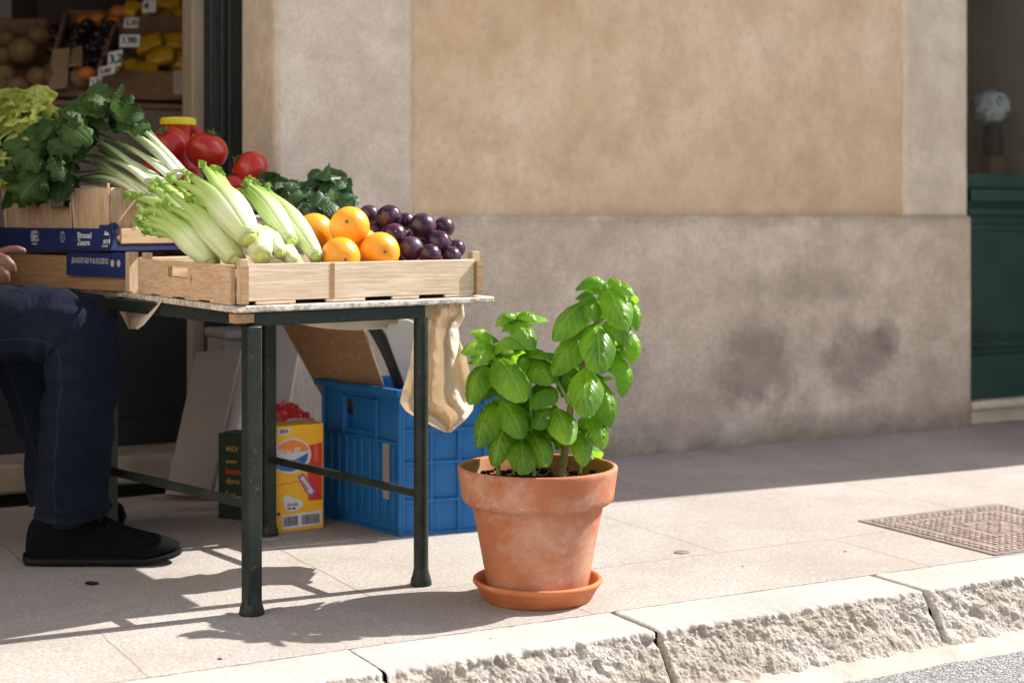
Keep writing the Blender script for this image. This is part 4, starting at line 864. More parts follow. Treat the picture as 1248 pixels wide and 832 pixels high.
bs = thing('basil_plant', 'bushy bright green basil plant growing in the terracotta pot', 'plant', PC + Vector((0, 0, SZ)))
def Z(zx, zy, dy=0): return P(540 + zx / 3.2, 320 + zy / 3.2, PC.y + dy)
# base, tip (zoom pixels), width, depth of the tip towards the eye, bulge, normal tilt
LV = [((648, 85), (515, 108), 66, -.02, .30, (0, -.45, .9)), ((662, 78), (745, 128), 60, -.03, .2, (.1, -.6, .8)), ((650, 62), (690, 95), 45, -.06, .15, (0, -.8, .6)), ((642, 100), (716, 262), 112, -.07, .14, (-.1, -.85, .45)), ((738, 150), (757, 268), 66, -.01, .2, (.7, -.6, .4)),
      ((600, 150), (516, 142), 52, -.02, .3, (0, -.4, .9)), ((575, 140), (590, 228), 78, -.05, .15, (.1, -.8, .6)), ((556, 150), (430, 306), 118, -.05, .16, (-.35, -.75, .6)), ((598, 238), (612, 434), 128, -.10, .15, (.05, -.85, .5)), ((556, 262), (424, 440), 112, -.03, .14, (-.3, -.8, .5)),
      ((630, 230), (735, 325), 80, -.02, .2, (.3, -.6, .7)), ((730, 262), (738, 400), 92, .02, .28, (.8, -.5, .4)), ((682, 358), (703, 528), 98, .03, .28, (.7, -.6, .5)), ((560, 408), (556, 606), 124, -.12, .15, (0, -.88, .45)), ((618, 462), (652, 644), 106, -.03, .2, (.5, -.7, .5)),
      ((592, 595), (622, 728), 80, -.06, .2, (.4, -.8, .4)), ((560, 600), (550, 652), 56, .02, .1, (0, -.9, .4)), ((532, 655), (548, 796), 78, -.08, .15, (.2, -.9, .35)), ((440, 565), (494, 708), 106, -.13, .14, (.0, -.85, .5)), ((500, 402), (455, 505), 90, .05, .1, (-.1, -.9, .4)),
      ((438, 490), (338, 566), 84, -.05, .16, (-.1, -.65, .75)), ((425, 565), (360, 650), 84, -.09, .16, (-.2, -.8, .6)), ((345, 650), (402, 796), 104, -.10, .12, (.1, -.9, .4)), ((303, 680), (318, 826), 104, -.14, .12, (0, -.9, .35)), ((250, 612), (198, 796), 100, -.08, .12, (-.3, -.85, .35)),
      ((230, 535), (312, 686), 104, -.11, .15, (.05, -.85, .5)), ((198, 545), (136, 724), 112, -.05, .16, (-.5, -.8, .4)), ((160, 398), (104, 556), 100, -.05, .16, (-.45, -.8, .45)), ((216, 368), (312, 546), 130, -.12, .16, (.1, -.82, .55)), ((192, 305), (104, 272), 66, -.03, .25, (-.1, -.6, .85)),
      ((190, 318), (74, 356), 86, -.07, .2, (-.2, -.65, .75)), ((188, 330), (120, 402), 70, -.08, .15, (-.3, -.8, .5)), ((196, 335), (338, 326), 80, -.06, .25, (.05, -.55, .85)), ((290, 205), (204, 250), 58, -.02, .3, (-.2, -.5, .85)), ((296, 200), (364, 228), 60, -.03, .25, (.2, -.6, .8)),
      ((284, 226), (352, 342), 86, -.07, .18, (.25, -.8, .5)), ((268, 225), (262, 272), 46, -.04, .1, (-.1, -.9, .4)), ((326, 345), (412, 372), 52, -.02, .2, (.1, -.6, .8)), ((346, 376), (424, 474), 96, -.03, .12, (.1, -.85, .5)), ((200, 430), (148, 536), 70, .05, .1, (-.3, -.9, .3)),
      ((330, 360), (300, 410), 50, -.03, .1, (0, -.9, .4)), ((400, 470), (352, 520), 56, .04, .1, (0, -.7, .7)), ((630, 560), (610, 600), 42, .05, .1, (.3, -.9, .4)), ((470, 650), (440, 730), 60, .06, .1, (-.1, -.9, .3)), ((350, 560), (300, 600), 60, .02, .1, (0, -.8, .6)),
      ((500, 300), (480, 400), 90, .06, .1, (-.2, -.9, .3)), ((640, 330), (680, 430), 80, .07, .1, (.5, -.8, .3)), ((200, 620), (190, 700), 60, .06, .1, (-.3, -.9, .3)), ((400, 600), (440, 700), 70, .05, .1, (.2, -.9, .3))]
m = MB(); R = random.Random(21)
for k, (b, t_, w_, dd, cu_, nn) in enumerate(LV):
    wd_ = w_ / 3.2 / 1930 * 3.85 * 1.12
    bb = Z(b[0], b[1], dd * .35 + .005); tt = Z(t_[0], t_[1], dd - .02)
    lobed_leaf(m, bb, tt, wd_, nn, cu_, .38, 1, 0, 24, 22, pucker=.062, veins=5.5, ruffle=.02, seed=k * 1.7, power=.78)
# stems; leaves in opposite pairs behind the ones above fill the plant's depth
stems = [([(462, 830, .0), (480, 690, .0), (498, 560, .01), (540, 420, .02), (570, 330, .0), (600, 235, .0), (632, 150, 0), (652, 75, 0)], .0105, .003, 'woody'), ([(498, 560, .01), (450, 470, .01), (400, 400, .02), (345, 350, .02), (290, 215, 0)], .0055, .0025, 'stem'),
         ([(216, 830, .01), (212, 700, .01), (214, 560, .0), (226, 480, .0), (205, 400, -.01), (190, 315, -.01)], .0065, .0025, 'stem'), ([(226, 480, 0), (270, 340, 0), (284, 215, 0)], .004, .0022, 'stem'), ([(560, 345, 0), (640, 330, .02), (690, 350, .03), (730, 265, .02), (740, 150, 0)], .004, .002, 'stem'),
         ([(500, 560, 0), (580, 500, .02), (622, 460, 0)], .004, .002, 'stem'), ([(355, 830, -.03), (350, 700, -.03), (340, 560, -.02), (345, 380, 0)], .005, .002, 'stem'), ([(530, 830, .04), (560, 700, .04), (590, 590, .0)], .004, .002, 'stem')]
back = MB()
for pts, r0, r1, mt in stems:
    q = []
    for i in range(len(pts) - 1):
        for j in range(5):
            f = j / 5; q.append(Z(*[pts[i][c] * (1 - f) + pts[i + 1][c] * f for c in range(3)]))
    q.append(Z(*pts[-1])); n_ = len(q); mm = MB(); mm.tube(q, [r0 + (r1 - r0) * i / (n_ - 1) for i in range(n_)], 10); mm.build('stem', M[mt], bs)
for k, (b, t_, w_, dd, cu_, nn) in enumerate(LV * 2):     # a second rank of leaves behind the first
    ox, oy = R.uniform(-26, 26), R.uniform(-10, 34); wd_ = w_ / 3.2 / 1930 * 3.85
    if b[1] < 120: oy = abs(oy); ox *= .4
    if t_[1] > 700 or (b[0] > 560 and t_[1] > 560): oy = -abs(oy); ox = -abs(ox) if b[0] > 400 else ox
    yy = .03 if k < len(LV) else .09; f_ = .85 if k < len(LV) else .7; bb = Z(b[0] + ox * .6, b[1] + oy, yy); tt = Z((t_[0] * f_ + b[0] * (1 - f_)) + ox * .6, t_[1] * f_ + b[1] * (1 - f_) + oy, yy + R.uniform(-.02, .08))
    lobed_leaf(m, bb, tt, wd_, (nn[0] * .8, -.3, .9), .15, .3, 1, 0, 18, 16, pucker=.05, veins=5.5, ruffle=.02, seed=k * 2.3, power=.78)
for k in range(46):
    s = stems[[0, 0, 1, 2, 2, 3, 6, 6, 7][k % 9]][0]; f = R.uniform(.25, .9) * (len(s) - 1); i = int(f); f -= i; i = min(i, len(s) - 2)
    c = Z(*[s[i][c] * (1 - f) + s[i + 1][c] * f for c in range(3)]); a = R.uniform(.1, pi - .1); d = Vector((cos(a) * .75, sin(a), R.uniform(-.7, .2))).normalized(); L = R.uniform(.07, .11) * (1 if i < 5 else .6)
    if (c + d * L).x > PC.x + .15 and (c + d * L).z < .50: continue
    lobed_leaf(m, c + d * .015, c + d * (L + .015), L * .62, (-d.x * .2, 0.1, 1), .2, .28, 1, 0, 16, 14, pucker=.045, veins=5, seed=k)
for k in range(44):      # young leaves in the axils
    s = stems[[0, 0, 1, 2, 2, 3, 4, 5, 1, 6, 7][k % 11]][0]; f = R.uniform(.3, 1) * (len(s) - 1); i = min(int(f), len(s) - 2); f -= i
    c = Z(*[s[i][c] * (1 - f) + s[i + 1][c] * f for c in range(3)]); a = R.uniform(-pi, 0); d = Vector((cos(a) * .9, sin(a) * .8, R.uniform(-.3, .8))).normalized(); L = R.uniform(.028, .058)
    lobed_leaf(m, c, c + d * L, L * .6, (0, -.4, .9), .2, .4, 1, 0, 12, 10, pucker=.05, veins=4, seed=k)
m.build('foliage', M['basil'], bs, auto=0)

# ================================================================== UNDER THE TABLE
# blue crate: corner towards the eye
KC = Vector((-.323, 4.59, 0)); a1 = radians(20); a2 = radians(129)
B1 = Vector((cos(a1), sin(a1), 0)); B2 = Vector((cos(a2), sin(a2), 0)); LB1, LB2, HB = .33, .41, .425
bc = thing('plastic_crate', 'blue ribbed plastic crate standing on the pavement under the table', 'crate', KC + B1 * LB1 / 2 + B2 * LB2 / 2)
def BB(s, q, z): return KC + B1 * s + B2 * q + Vector((0, 0, z))
def bbx(m, s0, s1, q0, q1, z0, z1): return m.prism([tuple(BB(a, b, 0))[:2] for a, b in ((s0, q0), (s1, q0), (s1, q1), (s0, q1))], z0, z1)
m = MB(); w_ = .008
bbx(m, w_, LB1 - w_, .002, .006, .004, HB - .01); bbx(m, w_, LB1 - w_, LB2 - .006, LB2 - .002, .004, HB - .01); bbx(m, LB1 - .006, LB1 - .002, w_, LB2 - w_, .004, HB - .01)
# the side facing the doorway has a grip opening, so it is four pieces
g0, g1, gz0, gz1 = .12, .29, .285, .375
bbx(m, .002, .006, w_, g0, .004, HB - .01); bbx(m, .002, .006, g1, LB2 - w_, .004, HB - .01); bbx(m, .002, .006, g0, g1, .004, gz0); bbx(m, .002, .006, g0, g1, gz1, HB - .01); bbx(m, .02, .024, g0 + .005, g1 - .005, gz0, gz1)
bbx(m, .004, LB1 - .004, .007, LB2 - .007, .006, .014)
m.build('wall', M['blue'], bc, smooth=False)
m = MB()
for s in (0, .085, .17, .25, LB1 - .008): bbx(m, s, s + .008, -.010, .0015, .0, HB - .02)
for z in (.0, .095, .205, .300): bbx(m, .0085, LB1 - .0085, -.009, .0015, z, z + .009)
for q in (-.0095, LB2 - .008): bbx(m, -.010, -.0005, q, q + .008, 0, HB - .02)
for k in range(9):
    q = .025 + .042 * k; bbx(m, -.006, .0015, q, q + .006, .03, .26)
for z in (.0, .262): bbx(m, -.009, .0015, .001, LB2 - .009, z, z + .009)
for q in (g0 - .008, g1): bbx(m, -.008, .0015, q, q + .008, .272, .385)
bbx(m, -.0078, .0015, g0, g1, .377, .384)
for q in (LB2 + .0005,):
    for s in (0, .1, .2, LB1 - .008): bbx(m, s, s + .008, q, q + .01, 0, HB - .02)
for q in (0, .13, .26, LB2 - .008): bbx(m, LB1 + .0005, LB1 + .01, q, q + .008, 0, HB - .02)
m.build('rib', M['blue'], bc, bevel=.0015)
m = MB(); ov = .024
bbx(m, -ov, LB1 + ov, -ov, .004, HB - .022, HB); bbx(m, -ov, LB1 + ov, LB2 - .004, LB2 + ov, HB - .022, HB); bbx(m, -ov, .004, .0042, LB2 - .0042, HB - .022, HB); bbx(m, LB1 - .004, LB1 + ov, .0042, LB2 - .0042, HB - .022, HB); m.build('rim', M['blue'], bc, bevel=.006)
m = MB(); bbx(m, -.0075, -.0010, .055, .078, .10, .262); m.build('label_strip', M['greycard'], bc, smooth=False)
# brown sheet, black sleeve and grey sheet standing in the blue crate
def slab(name, lb, cat, pts, thick, mat, mesh_name='board'):
    P4 = [Vector(p) for p in pts]; n_ = (P4[1] - P4[0]).cross(P4[3] - P4[0]).normalized() * thick
    t = thing(name, lb, cat, sum(P4, Vector()) / len(P4)); m = MB(); k = len(P4)
    m.add(P4 + [p + n_ for p in P4], [tuple(range(k))[::-1], tuple(range(k, 2 * k))] + [(i, (i + 1) % k, k + (i + 1) % k, k + i) for i in range(k)]); m.build(mesh_name, mat, t, bevel=.002); return t
slab('cardboard_sheet', 'large brown board leaning out of the blue crate under the table', 'board', [P(404, 500, 4.97), P(484, 512, 4.74), P(440, 388, 4.62), P(332, 370, 4.86)], .006, M['brownwood'])
m = MB()
def slv(i, j):
    y = 505 - 120 * j; px = 488 - 50 * j + 9 * sin(j * 3) + (20 - 3 * j) * i; return P(px, y, 4.74 - .08 * j + .02 * i)
m.grid(slv, 8, 16); bt = thing('folder', 'curved black sleeve standing in the blue crate beside the brown board', 'folder', P(480, 430, 4.64)); o = m.build('sleeve', M['blackplast'], bt); o.modifiers.new('s', 'SOLIDIFY').thickness = .012
slab('foam_sheet', 'light grey rounded sheet behind the black sleeve in the blue crate', 'sheet', [P(497, 480, 4.72), P(540, 480, 4.76), P(538, 420, 4.72), P(520, 398, 4.70), P(495, 388, 4.68), P(462, 386, 4.66)], .012, M['greyfoam'])
# yellow box
YA = Vector((-.735, 4.605, 0)); yd = Vector((.85, .527, 0)).normalized(); yn = Vector((-yd.y, yd.x, 0)); YW, YH, YT = .205, .312, .10
yb = thing('food_box', 'upright yellow cardboard box with red and blue printing and barcodes behind the table leg', 'box', YA + yd * YW / 2 + yn * YT / 2)
def Y(s, z, o=0.0): return YA + yd * s + Vector((0, 0, z)) - yn * o
m = MB(); m.prism([tuple(p)[:2] for p in (Y(0, 0), Y(YW, 0), Y(YW, 0, -YT), Y(0, 0, -YT))], 0, YH); m.build('carton', M['yellowcard'], yb, bevel=.002)
def ypoly(name, mat, pts, o):
    m = MB(); m.add([Y(s, z, o) for s, z in pts], [tuple(range(len(pts)))]); return m.build(name, mat, yb, smooth=False)
def ell(cx, cz, rx, rz, n=28, sk=0, a0=0, a1=2 * pi): return [(cx + rx * cos(a0 + (a1 - a0) * i / n) + sk * rz * sin(a0 + (a1 - a0) * i / n), cz + rz * sin(a0 + (a1 - a0) * i / n)) for i in range(n + (0 if a1 - a0 > 6.2 else 1))]
ypoly('red_panel', M['redcard'], [(.155, .085), (.200, .085), (.200, .255), (.150, .248)], .0008); ypoly('red_panel', M['redcard'], [(.150, .11), (.198, .085), (.198, .12), (.17, .16)], .0010)
ypoly('logo_disc', M['white'], ell(.102, .222, .062, .052), .0014); ypoly('logo_arc', M['orangecard'], ell(.102, .222, .057, .047, 24, 0, .25, pi - .1), .0018)
ypoly('logo_band', M['bluecard'], [(.046, .205), (.06, .197), (.10, .205), (.155, .228), (.150, .205), (.128, .184), (.10, .176), (.07, .181), (.052, .192)], .0021)
ypoly('logo_band', M['bluecard'], ell(.102, .21, .05, .02, 20, 0, pi, 2 * pi), .0019)
text('Bkin Pl', .036, Y(.052, .232, .0026), yd, (0, 0, 1), M['white'], yb, xs=.82); text('omni', .020, Y(.085, .203, .0027), yd, (0, .0, 1), M['white'], yb)
ypoly('logo_tail', M['purplecard'], [(.12, .160), (.14, .168), (.180, .110), (.165, .096), (.148, .108)], .0022); ypoly('logo_tail', M['white'], [(.128, .156), (.138, .160), (.172, .112), (.163, .104), (.152, .112)], .0025)
text('o.ioo', .018, Y(.134, .146, .0029), (yd * .62 - Vector((0, 0, .78))), (yd * .78 + Vector((0, 0, .62))), M['redcard'], yb); text('RIBBEN', .017, Y(.180, .20, .0024), Vector((0, 0, 1)), -yd, M['orangecard'], yb)
ypoly('maker_mark', M['white'], [(.058, .285), (.098, .287), (.098, .306), (.058, .304)], .0012); text('IEEA', .015, Y(.064, .2955, .0018), yd, (0, 0, 1), M['blackp'], yb)
ypoly('serving_mark', M['white'], ell(.108, .078, .030, .019) , .0012); ypoly('serving_mark', M['white'], ell(.088, .095, .014, .014), .0015); text('Bonda', .014, Y(.087, .080, .002), yd, (0, 0, 1), M['purplecard'], yb); text('viva sig', .010, Y(.087, .069, .002), yd, (0, 0, 1), M['blackp'], yb)
ypoly('dot', M['blackp'], ell(.060, .055, .005, .005), .0012); ypoly('fold_line', M['redcard'], [(.045, .138), (.150, .146), (.150, .148), (.045, .140)], .0009)
ypoly('code_label', M['white'], [(.072, .008), (.198, .012), (.198, .055), (.072, .050)], .0012)
m = MB(); R = random.Random(3)
for (x0, x1) in ((.076, .122), (.134, .190)):
    x = x0
    while x < x1:
        wv = R.uniform(.0008, .0025); m.add([Y(x, .017, .0017), Y(x + wv, .017, .0017), Y(x + wv, .045, .0017), Y(x, .045, .0017)], [(0, 1, 2, 3)]); x += wv + R.uniform(.0008, .002)
m.build('barcode', M['blackp'], yb, smooth=False)
# dark green box
gA = P(266, 262, 4.86); gA.z = 0; gd = Vector((.80, -.35, 0)).normalized(); gn_ = Vector((-gd.y, gd.x, 0)); gb = thing('food_box', 'dark green cardboard box with faded gold lettering behind the front table leg', 'box', gA)
def GG(s, z, o=0): return gA + gd * (s + .02 * (1 - z / .27) * 0) + Vector((0, 0, z)) - gn_ * o
m = MB(); m.prism([tuple(p)[:2] for p in (GG(0, 0), GG(.145, 0), GG(.145, 0, -.09), GG(0, 0, -.09))], 0, .262); m.build('carton', M['darkgreencard'], gb, bevel=.002)
for k, (tx, z, s_) in enumerate((('MIDI', .215, .022), ('ocean', .178, .018), ('beans', .147, .026), ('doro', .117, .026), ('5 oz', .078, .022))): text(tx, s_, GG(.028, z, .001), gd, (0, 0, 1), M['gold'] if k != 2 else M['redcard'], gb)
# red bag
rb = thing('plastic_bag', 'crumpled red and white plastic bag behind the yellow and green boxes', 'bag', P(330, 520, 4.95))
def bag(d):
    return 1 + .16 * noise.fractal(d * 2.5 + Vector((4, 0, 0)), .6, 2.2, 5) + .10 * abs(noise.noise(d * 6))
m = MB(); c = P(338, 560, 5.06); c.z = .155; m.sphere(c, 1, 80, 54, (.135, .05, .165), bag, Matrix.Rotation(radians(14), 3, 'Z')); o = m.build('film', M['redplast'], rb, auto=50)
m = MB(); c = P(364, 519, 4.93); m.sphere(c, 1, 30, 20, (.055, .02, .024), bag); m.build('white_print', M['white'], rb, auto=40)
# pale boards leaning in the doorway
def leanboard(lb, x0, x1, yb0, yt, lean, D0, D1, thick, mat, gp='pale boards leaning by the doorway'):
    a = P(x0, yb0, D0); a.z = .004; b = P(x1, yb0, D0 - .03); b.z = .004; top = HC - (yt - 262) / 1930 * D1
    c = P(x1 + lean, yt, D1); d = P(x0 + lean, yt + 2, D1); t = slab('foam_board', lb, 'board', [a, b, c, d], thick, mat); t['group'] = gp; return t
leanboard('front pale leaning board, widest and lowest, nearest the doorway', 208, 262, 590, 430, 38, 5.22, 5.34, .05, M['greycard'])
leanboard('narrow whiter board edge right of the front pale board', 263, 283, 590, 432, 36, 5.22, 5.35, .05, M['whitecard'])
leanboard('tall white board partly hidden by the two left table legs', 300, 334, 590, 392, 38, 5.15, 5.27, .012, M['whitecard'])
fb_ = thing('foam_box', 'pale foam box lid lying behind the leaning boards at the jamb', 'box', P(285, 415, 5.6)); 
m = MB(); FX = (tp(262, -.2) + tj) / 2 - .012; FW = tj - tp(262, -.2) - .03; m.box(S(FX, -.20, .455), (FW, .2, .09), rz=TH); m.box(S(FX, -.20, .515), (FW + .012, .23, .03), rz=TH); m.build('lid', M['greycard'], fb_, bevel=.008); m = MB(); m.box(S(FX, -.20, .254), (FW - .01, .2, .308), rz=TH); m.build('body', M['whitecard'], fb_, bevel=.008)

# ================================================================== PERSON seated at the left, cut by the picture edge
pe_ = thing('person', 'seated person in dark blue jeans and black lace-up shoes, hand on the thigh', 'person', Vector((-1.75, 4.25, 0)))
FR_P = pe_
def sweep(m, pts, rads, seg=48, sub=14, fold=1.0, seed=0, flat=1.0):
    P_ = [Vector(p) for p in pts]; n_ = len(P_); q = []; rr = []
    def cr_(a, b, c, d, t): return .5 * ((2 * b) + (c - a) * t + (2 * a - 5 * b + 4 * c - d) * t * t + (3 * b - 3 * c + d - a) * t ** 3)
    for i in range(n_ - 1):
        a, b, c, d = P_[max(i - 1, 0)], P_[i], P_[i + 1], P_[min(i + 2, n_ - 1)]
        for j in range(sub):
            t = j / sub; q.append(Vector([cr_(a[k], b[k], c[k], d[k], t) for k in range(3)])); rr.append(rads[i] * (1 - t) + rads[i + 1] * t)
    q.append(P_[-1]); rr.append(rads[-1]); N_ = len(q)
    t0 = (q[1] - q[0]).normalized(); nx = Vector((0, -1, 0)); nx = (nx - t0 * nx.dot(t0)).normalized(); vs = []; uv = []
    for i, p in enumerate(q):
        t = (q[min(i + 1, N_ - 1)] - q[max(i - 1, 0)]).normalized(); nx = (nx - t * nx.dot(t)).normalized(); by = t.cross(nx)
        for k in range(seg):
            a = 2 * pi * k / seg; dv = nx * cos(a) + by * sin(a); w_ = p + dv * rr[i]
            f = fold * (.016 * noise.fractal(Vector((w_.x * 5, w_.y * 5, w_.z * 9)) + Vector((seed, 0, 0)), .7, 2.0, 3) + .007 * sin(i * .42 + 2.5 * sin(a + seed) + 1.5 * noise.noise(w_ * 6)) * (.4 + .6 * abs(noise.noise(w_ * 3 + Vector((seed, 3, 0))))) * 1.3)
            vs.append(p + dv * (rr[i] + f)); uv.append((i / N_, k / seg))
    fs = [(i * seg + k, i * seg + (k + 1) % seg, (i + 1) * seg + (k + 1) % seg, (i + 1) * seg + k) for i in range(N_ - 1) for k in range(seg)]
    m.add(vs, fs, uv); return q
LD = 4.13
hipn = Vector((-1.98, 4.18, .63)); kn = [P(-130, 400, 4.15), P(0, 395, LD), P(60, 396, LD), P(92, 410, LD), P(99, 445, LD + .01), P(96, 500, LD + .03), P(90, 560, LD + .06), P(90, 624, LD + .085)]
jn = []
m = MB(); sweep(m, [hipn] + kn, [.155, .124, .102, .099, .099, .097, .096, .094, .096], 96, 20, .62, 1)
far = [Vector((-1.98, 4.5, .63)), P(-60, 402, 4.52), P(0, 405, 4.55), P(22, 425, 4.55), P(40, 480, 4.54), P(58, 540, 4.50), P(72, 610, 4.48)]
sweep(m, far, [.15, .11, .10, .09, .078, .072, .075], 40, 8, .7, 5)
# seat of the trousers
m.sphere(Vector((-2.0, 4.34, .64)), 1, 32, 20, (.20, .30, .17))
je = m.build('jeans', M['jeans'], pe_, auto=0)
# side seam stitching down the shin and a hem
m = MB(); c = kn[-1] + Vector((0, 0, .012)); m.tube([c + Vector((.098 * cos(a), .098 * sin(a), .002 * sin(5 * a))) for a in [2 * pi * i / 40 for i in range(41)]], .0030, 6); m.build('hem', M['jeans'], je)
# body (one mesh)
m = MB(); sk = lambda a, b, ra, rb, n_=8: m.tube([Vector(a).lerp(Vector(b), i / n_) for i in range(n_ + 1)], [ra + (rb - ra) * i / n_ for i in range(n_ + 1)], 20)
hp = Vector((-2.0, 4.34, .66)); ch = Vector((-1.93, 4.34, 1.18)); nk = Vector((-1.88, 4.34, 1.40)); hd = Vector((-1.84, 4.34, 1.60))
sk(hp, ch, .17, .20); sk(ch, nk, .20, .075); sk(nk, hd, .068, .07); m.sphere(hd, .125, 28, 20, (.92, .78, 1.15)); m.sphere(hd + Vector((.115, 0, -.01)), .026, 10, 8, (1, .7, 1.4)); m.sphere(hd + Vector((.08, 0, -.10)), .045, 12, 8)
for s in (-1, 1): m.sphere(hd + Vector((-.01, s * .10, -.01)), .032, 10, 8, (.8, .4, 1.2))
sk(hipn, kn[0], .10, .07); sk(kn[0], kn[3], .07, .06); sk(kn[4], kn[7], .06, .04); sk(far[0], far[2], .07, .055); sk(far[3], far[6], .05, .035); sk(kn[3], kn[4], .06, .06); sk(far[2], far[3], .055, .05)
sk(kn[7], P(86, 628, LD + .105), .04, .03); sk(far[6], far[6] - Vector((0, 0, .03)), .035, .03)
wr = P(-69, 318, 4.13); el = Vector((-1.86, 4.12, .98)); shd = Vector((-1.93, 4.12, 1.28)); sk(ch + Vector((0, 0, .12)), shd, .12, .085); sk(shd, el, .078, .055); sk(el, wr, .055, .034)
# hand: palm, five fingers curled over the thigh edge
pm = P(-21, 322, 4.10); sk(wr, pm, .034, .040); m.sphere(pm, .05, 18, 12, (1, .8, .55))
def finger(pp, r): m.tube([Vector(p) for p in pp], [r, r * 1.0, r * .96, r * .92, r * .78, r * .42][:len(pp)], 12)
finger([P(-21, 312, 4.06), P(-3, 309, 4.05), P(11, 305, 4.05), P(21, 304, 4.05), P(29, 306, 4.055), P(32, 308, 4.06)], .0125)
finger([P(-19, 316, 4.04), P(-3, 313, 4.02), P(7, 317, 4.01), P(13, 323, 4.01), P(16, 329, 4.02), P(14, 334, 4.03)], .0145)
finger([P(-19, 324, 4.03), P(-7, 322, 4.01), P(1, 328, 4.00), P(6, 335, 4.0), P(8, 341, 4.01), P(6, 344, 4.02)], .0140)
finger([P(-21, 328, 4.05), P(-13, 330, 4.00), P(-7, 336, 3.99), P(-3, 341, 3.99), P(-2, 345, 4.0), P(-4, 347, 4.01)], .0125)
finger([P(-27, 316, 4.13), P(-13, 312, 4.13), P(-1, 313, 4.12), P(7, 316, 4.12), P(11, 319, 4.12), P(13, 321, 4.12)], .0145)
w2 = Vector((-1.62, 4.5, .84)); e2 = Vector((-1.86, 4.56, .98)); s2 = Vector((-1.93, 4.56, 1.28)); sk(ch + Vector((0, 0, .12)), s2, .12, .085); sk(s2, e2, .078, .055); sk(e2, w2, .055, .034); m.sphere(w2 + Vector((.06, 0, -.01)), .045, 16, 10, (1, .8, .5))
for k in range(5): m.tube([w2 + Vector((.08, -.04 + .02 * k, -.005)), w2 + Vector((.12, -.045 + .022 * k, -.010)), w2 + Vector((.155 - .01 * abs(k - 2), -.045 + .022 * k, -.03))], [.012, .011, .007], 8)
bo = m.build('body', M['skin'], pe_, auto=0); rmod = bo.modifiers.new('r', 'REMESH'); rmod.mode = 'VOXEL'; rmod.voxel_size = .0045; rmod.use_smooth_shade = True
sm = bo.modifiers.new('s', 'SMOOTH'); sm.factor = .5; sm.iterations = 4
m = MB(); sk = lambda a, b, ra, rb, n_=8: m.tube([Vector(a).lerp(Vector(b), i / n_) for i in range(n_ + 1)], [ra + (rb - ra) * i / n_ for i in range(n_ + 1)], 20)
sk(hp, ch, .20, .225); sk(ch, nk - Vector((0, 0, .04)), .225, .09); sk(ch + Vector((0, 0, .1)), shd, .14, .11); sk(shd, el, .10, .075); sk(el, wr - Vector((.06, 0, -.03)), .075, .05); sk(ch + Vector((0, 0, .1)), s2, .14, .11); sk(s2, e2, .10, .075); sk(e2, w2 - Vector((.06, 0, -.03)), .075, .05)
jk = m.build('jacket', M['jacket'], pe_, auto=0); rmod = jk.modifiers.new('r', 'REMESH'); rmod.mode = 'VOXEL'; rmod.voxel_size = .012; rmod.use_smooth_shade = True
m = MB(); m.sphere(hd + Vector((-.022, 0, .025)), .132, 28, 20, (.92, .82, 1.12), lambda d: (1 if d.x < .35 or d.z > .55 else .8) + .03 * noise.noise(d * 9)); m.build('hair', M['hair'], pe_)
m = MB(); [m.sphere(hd + Vector((.098, s * .036, .01)), .014, 10, 8) for s in (-1, 1)]; m.build('eye', M['eye'], pe_)
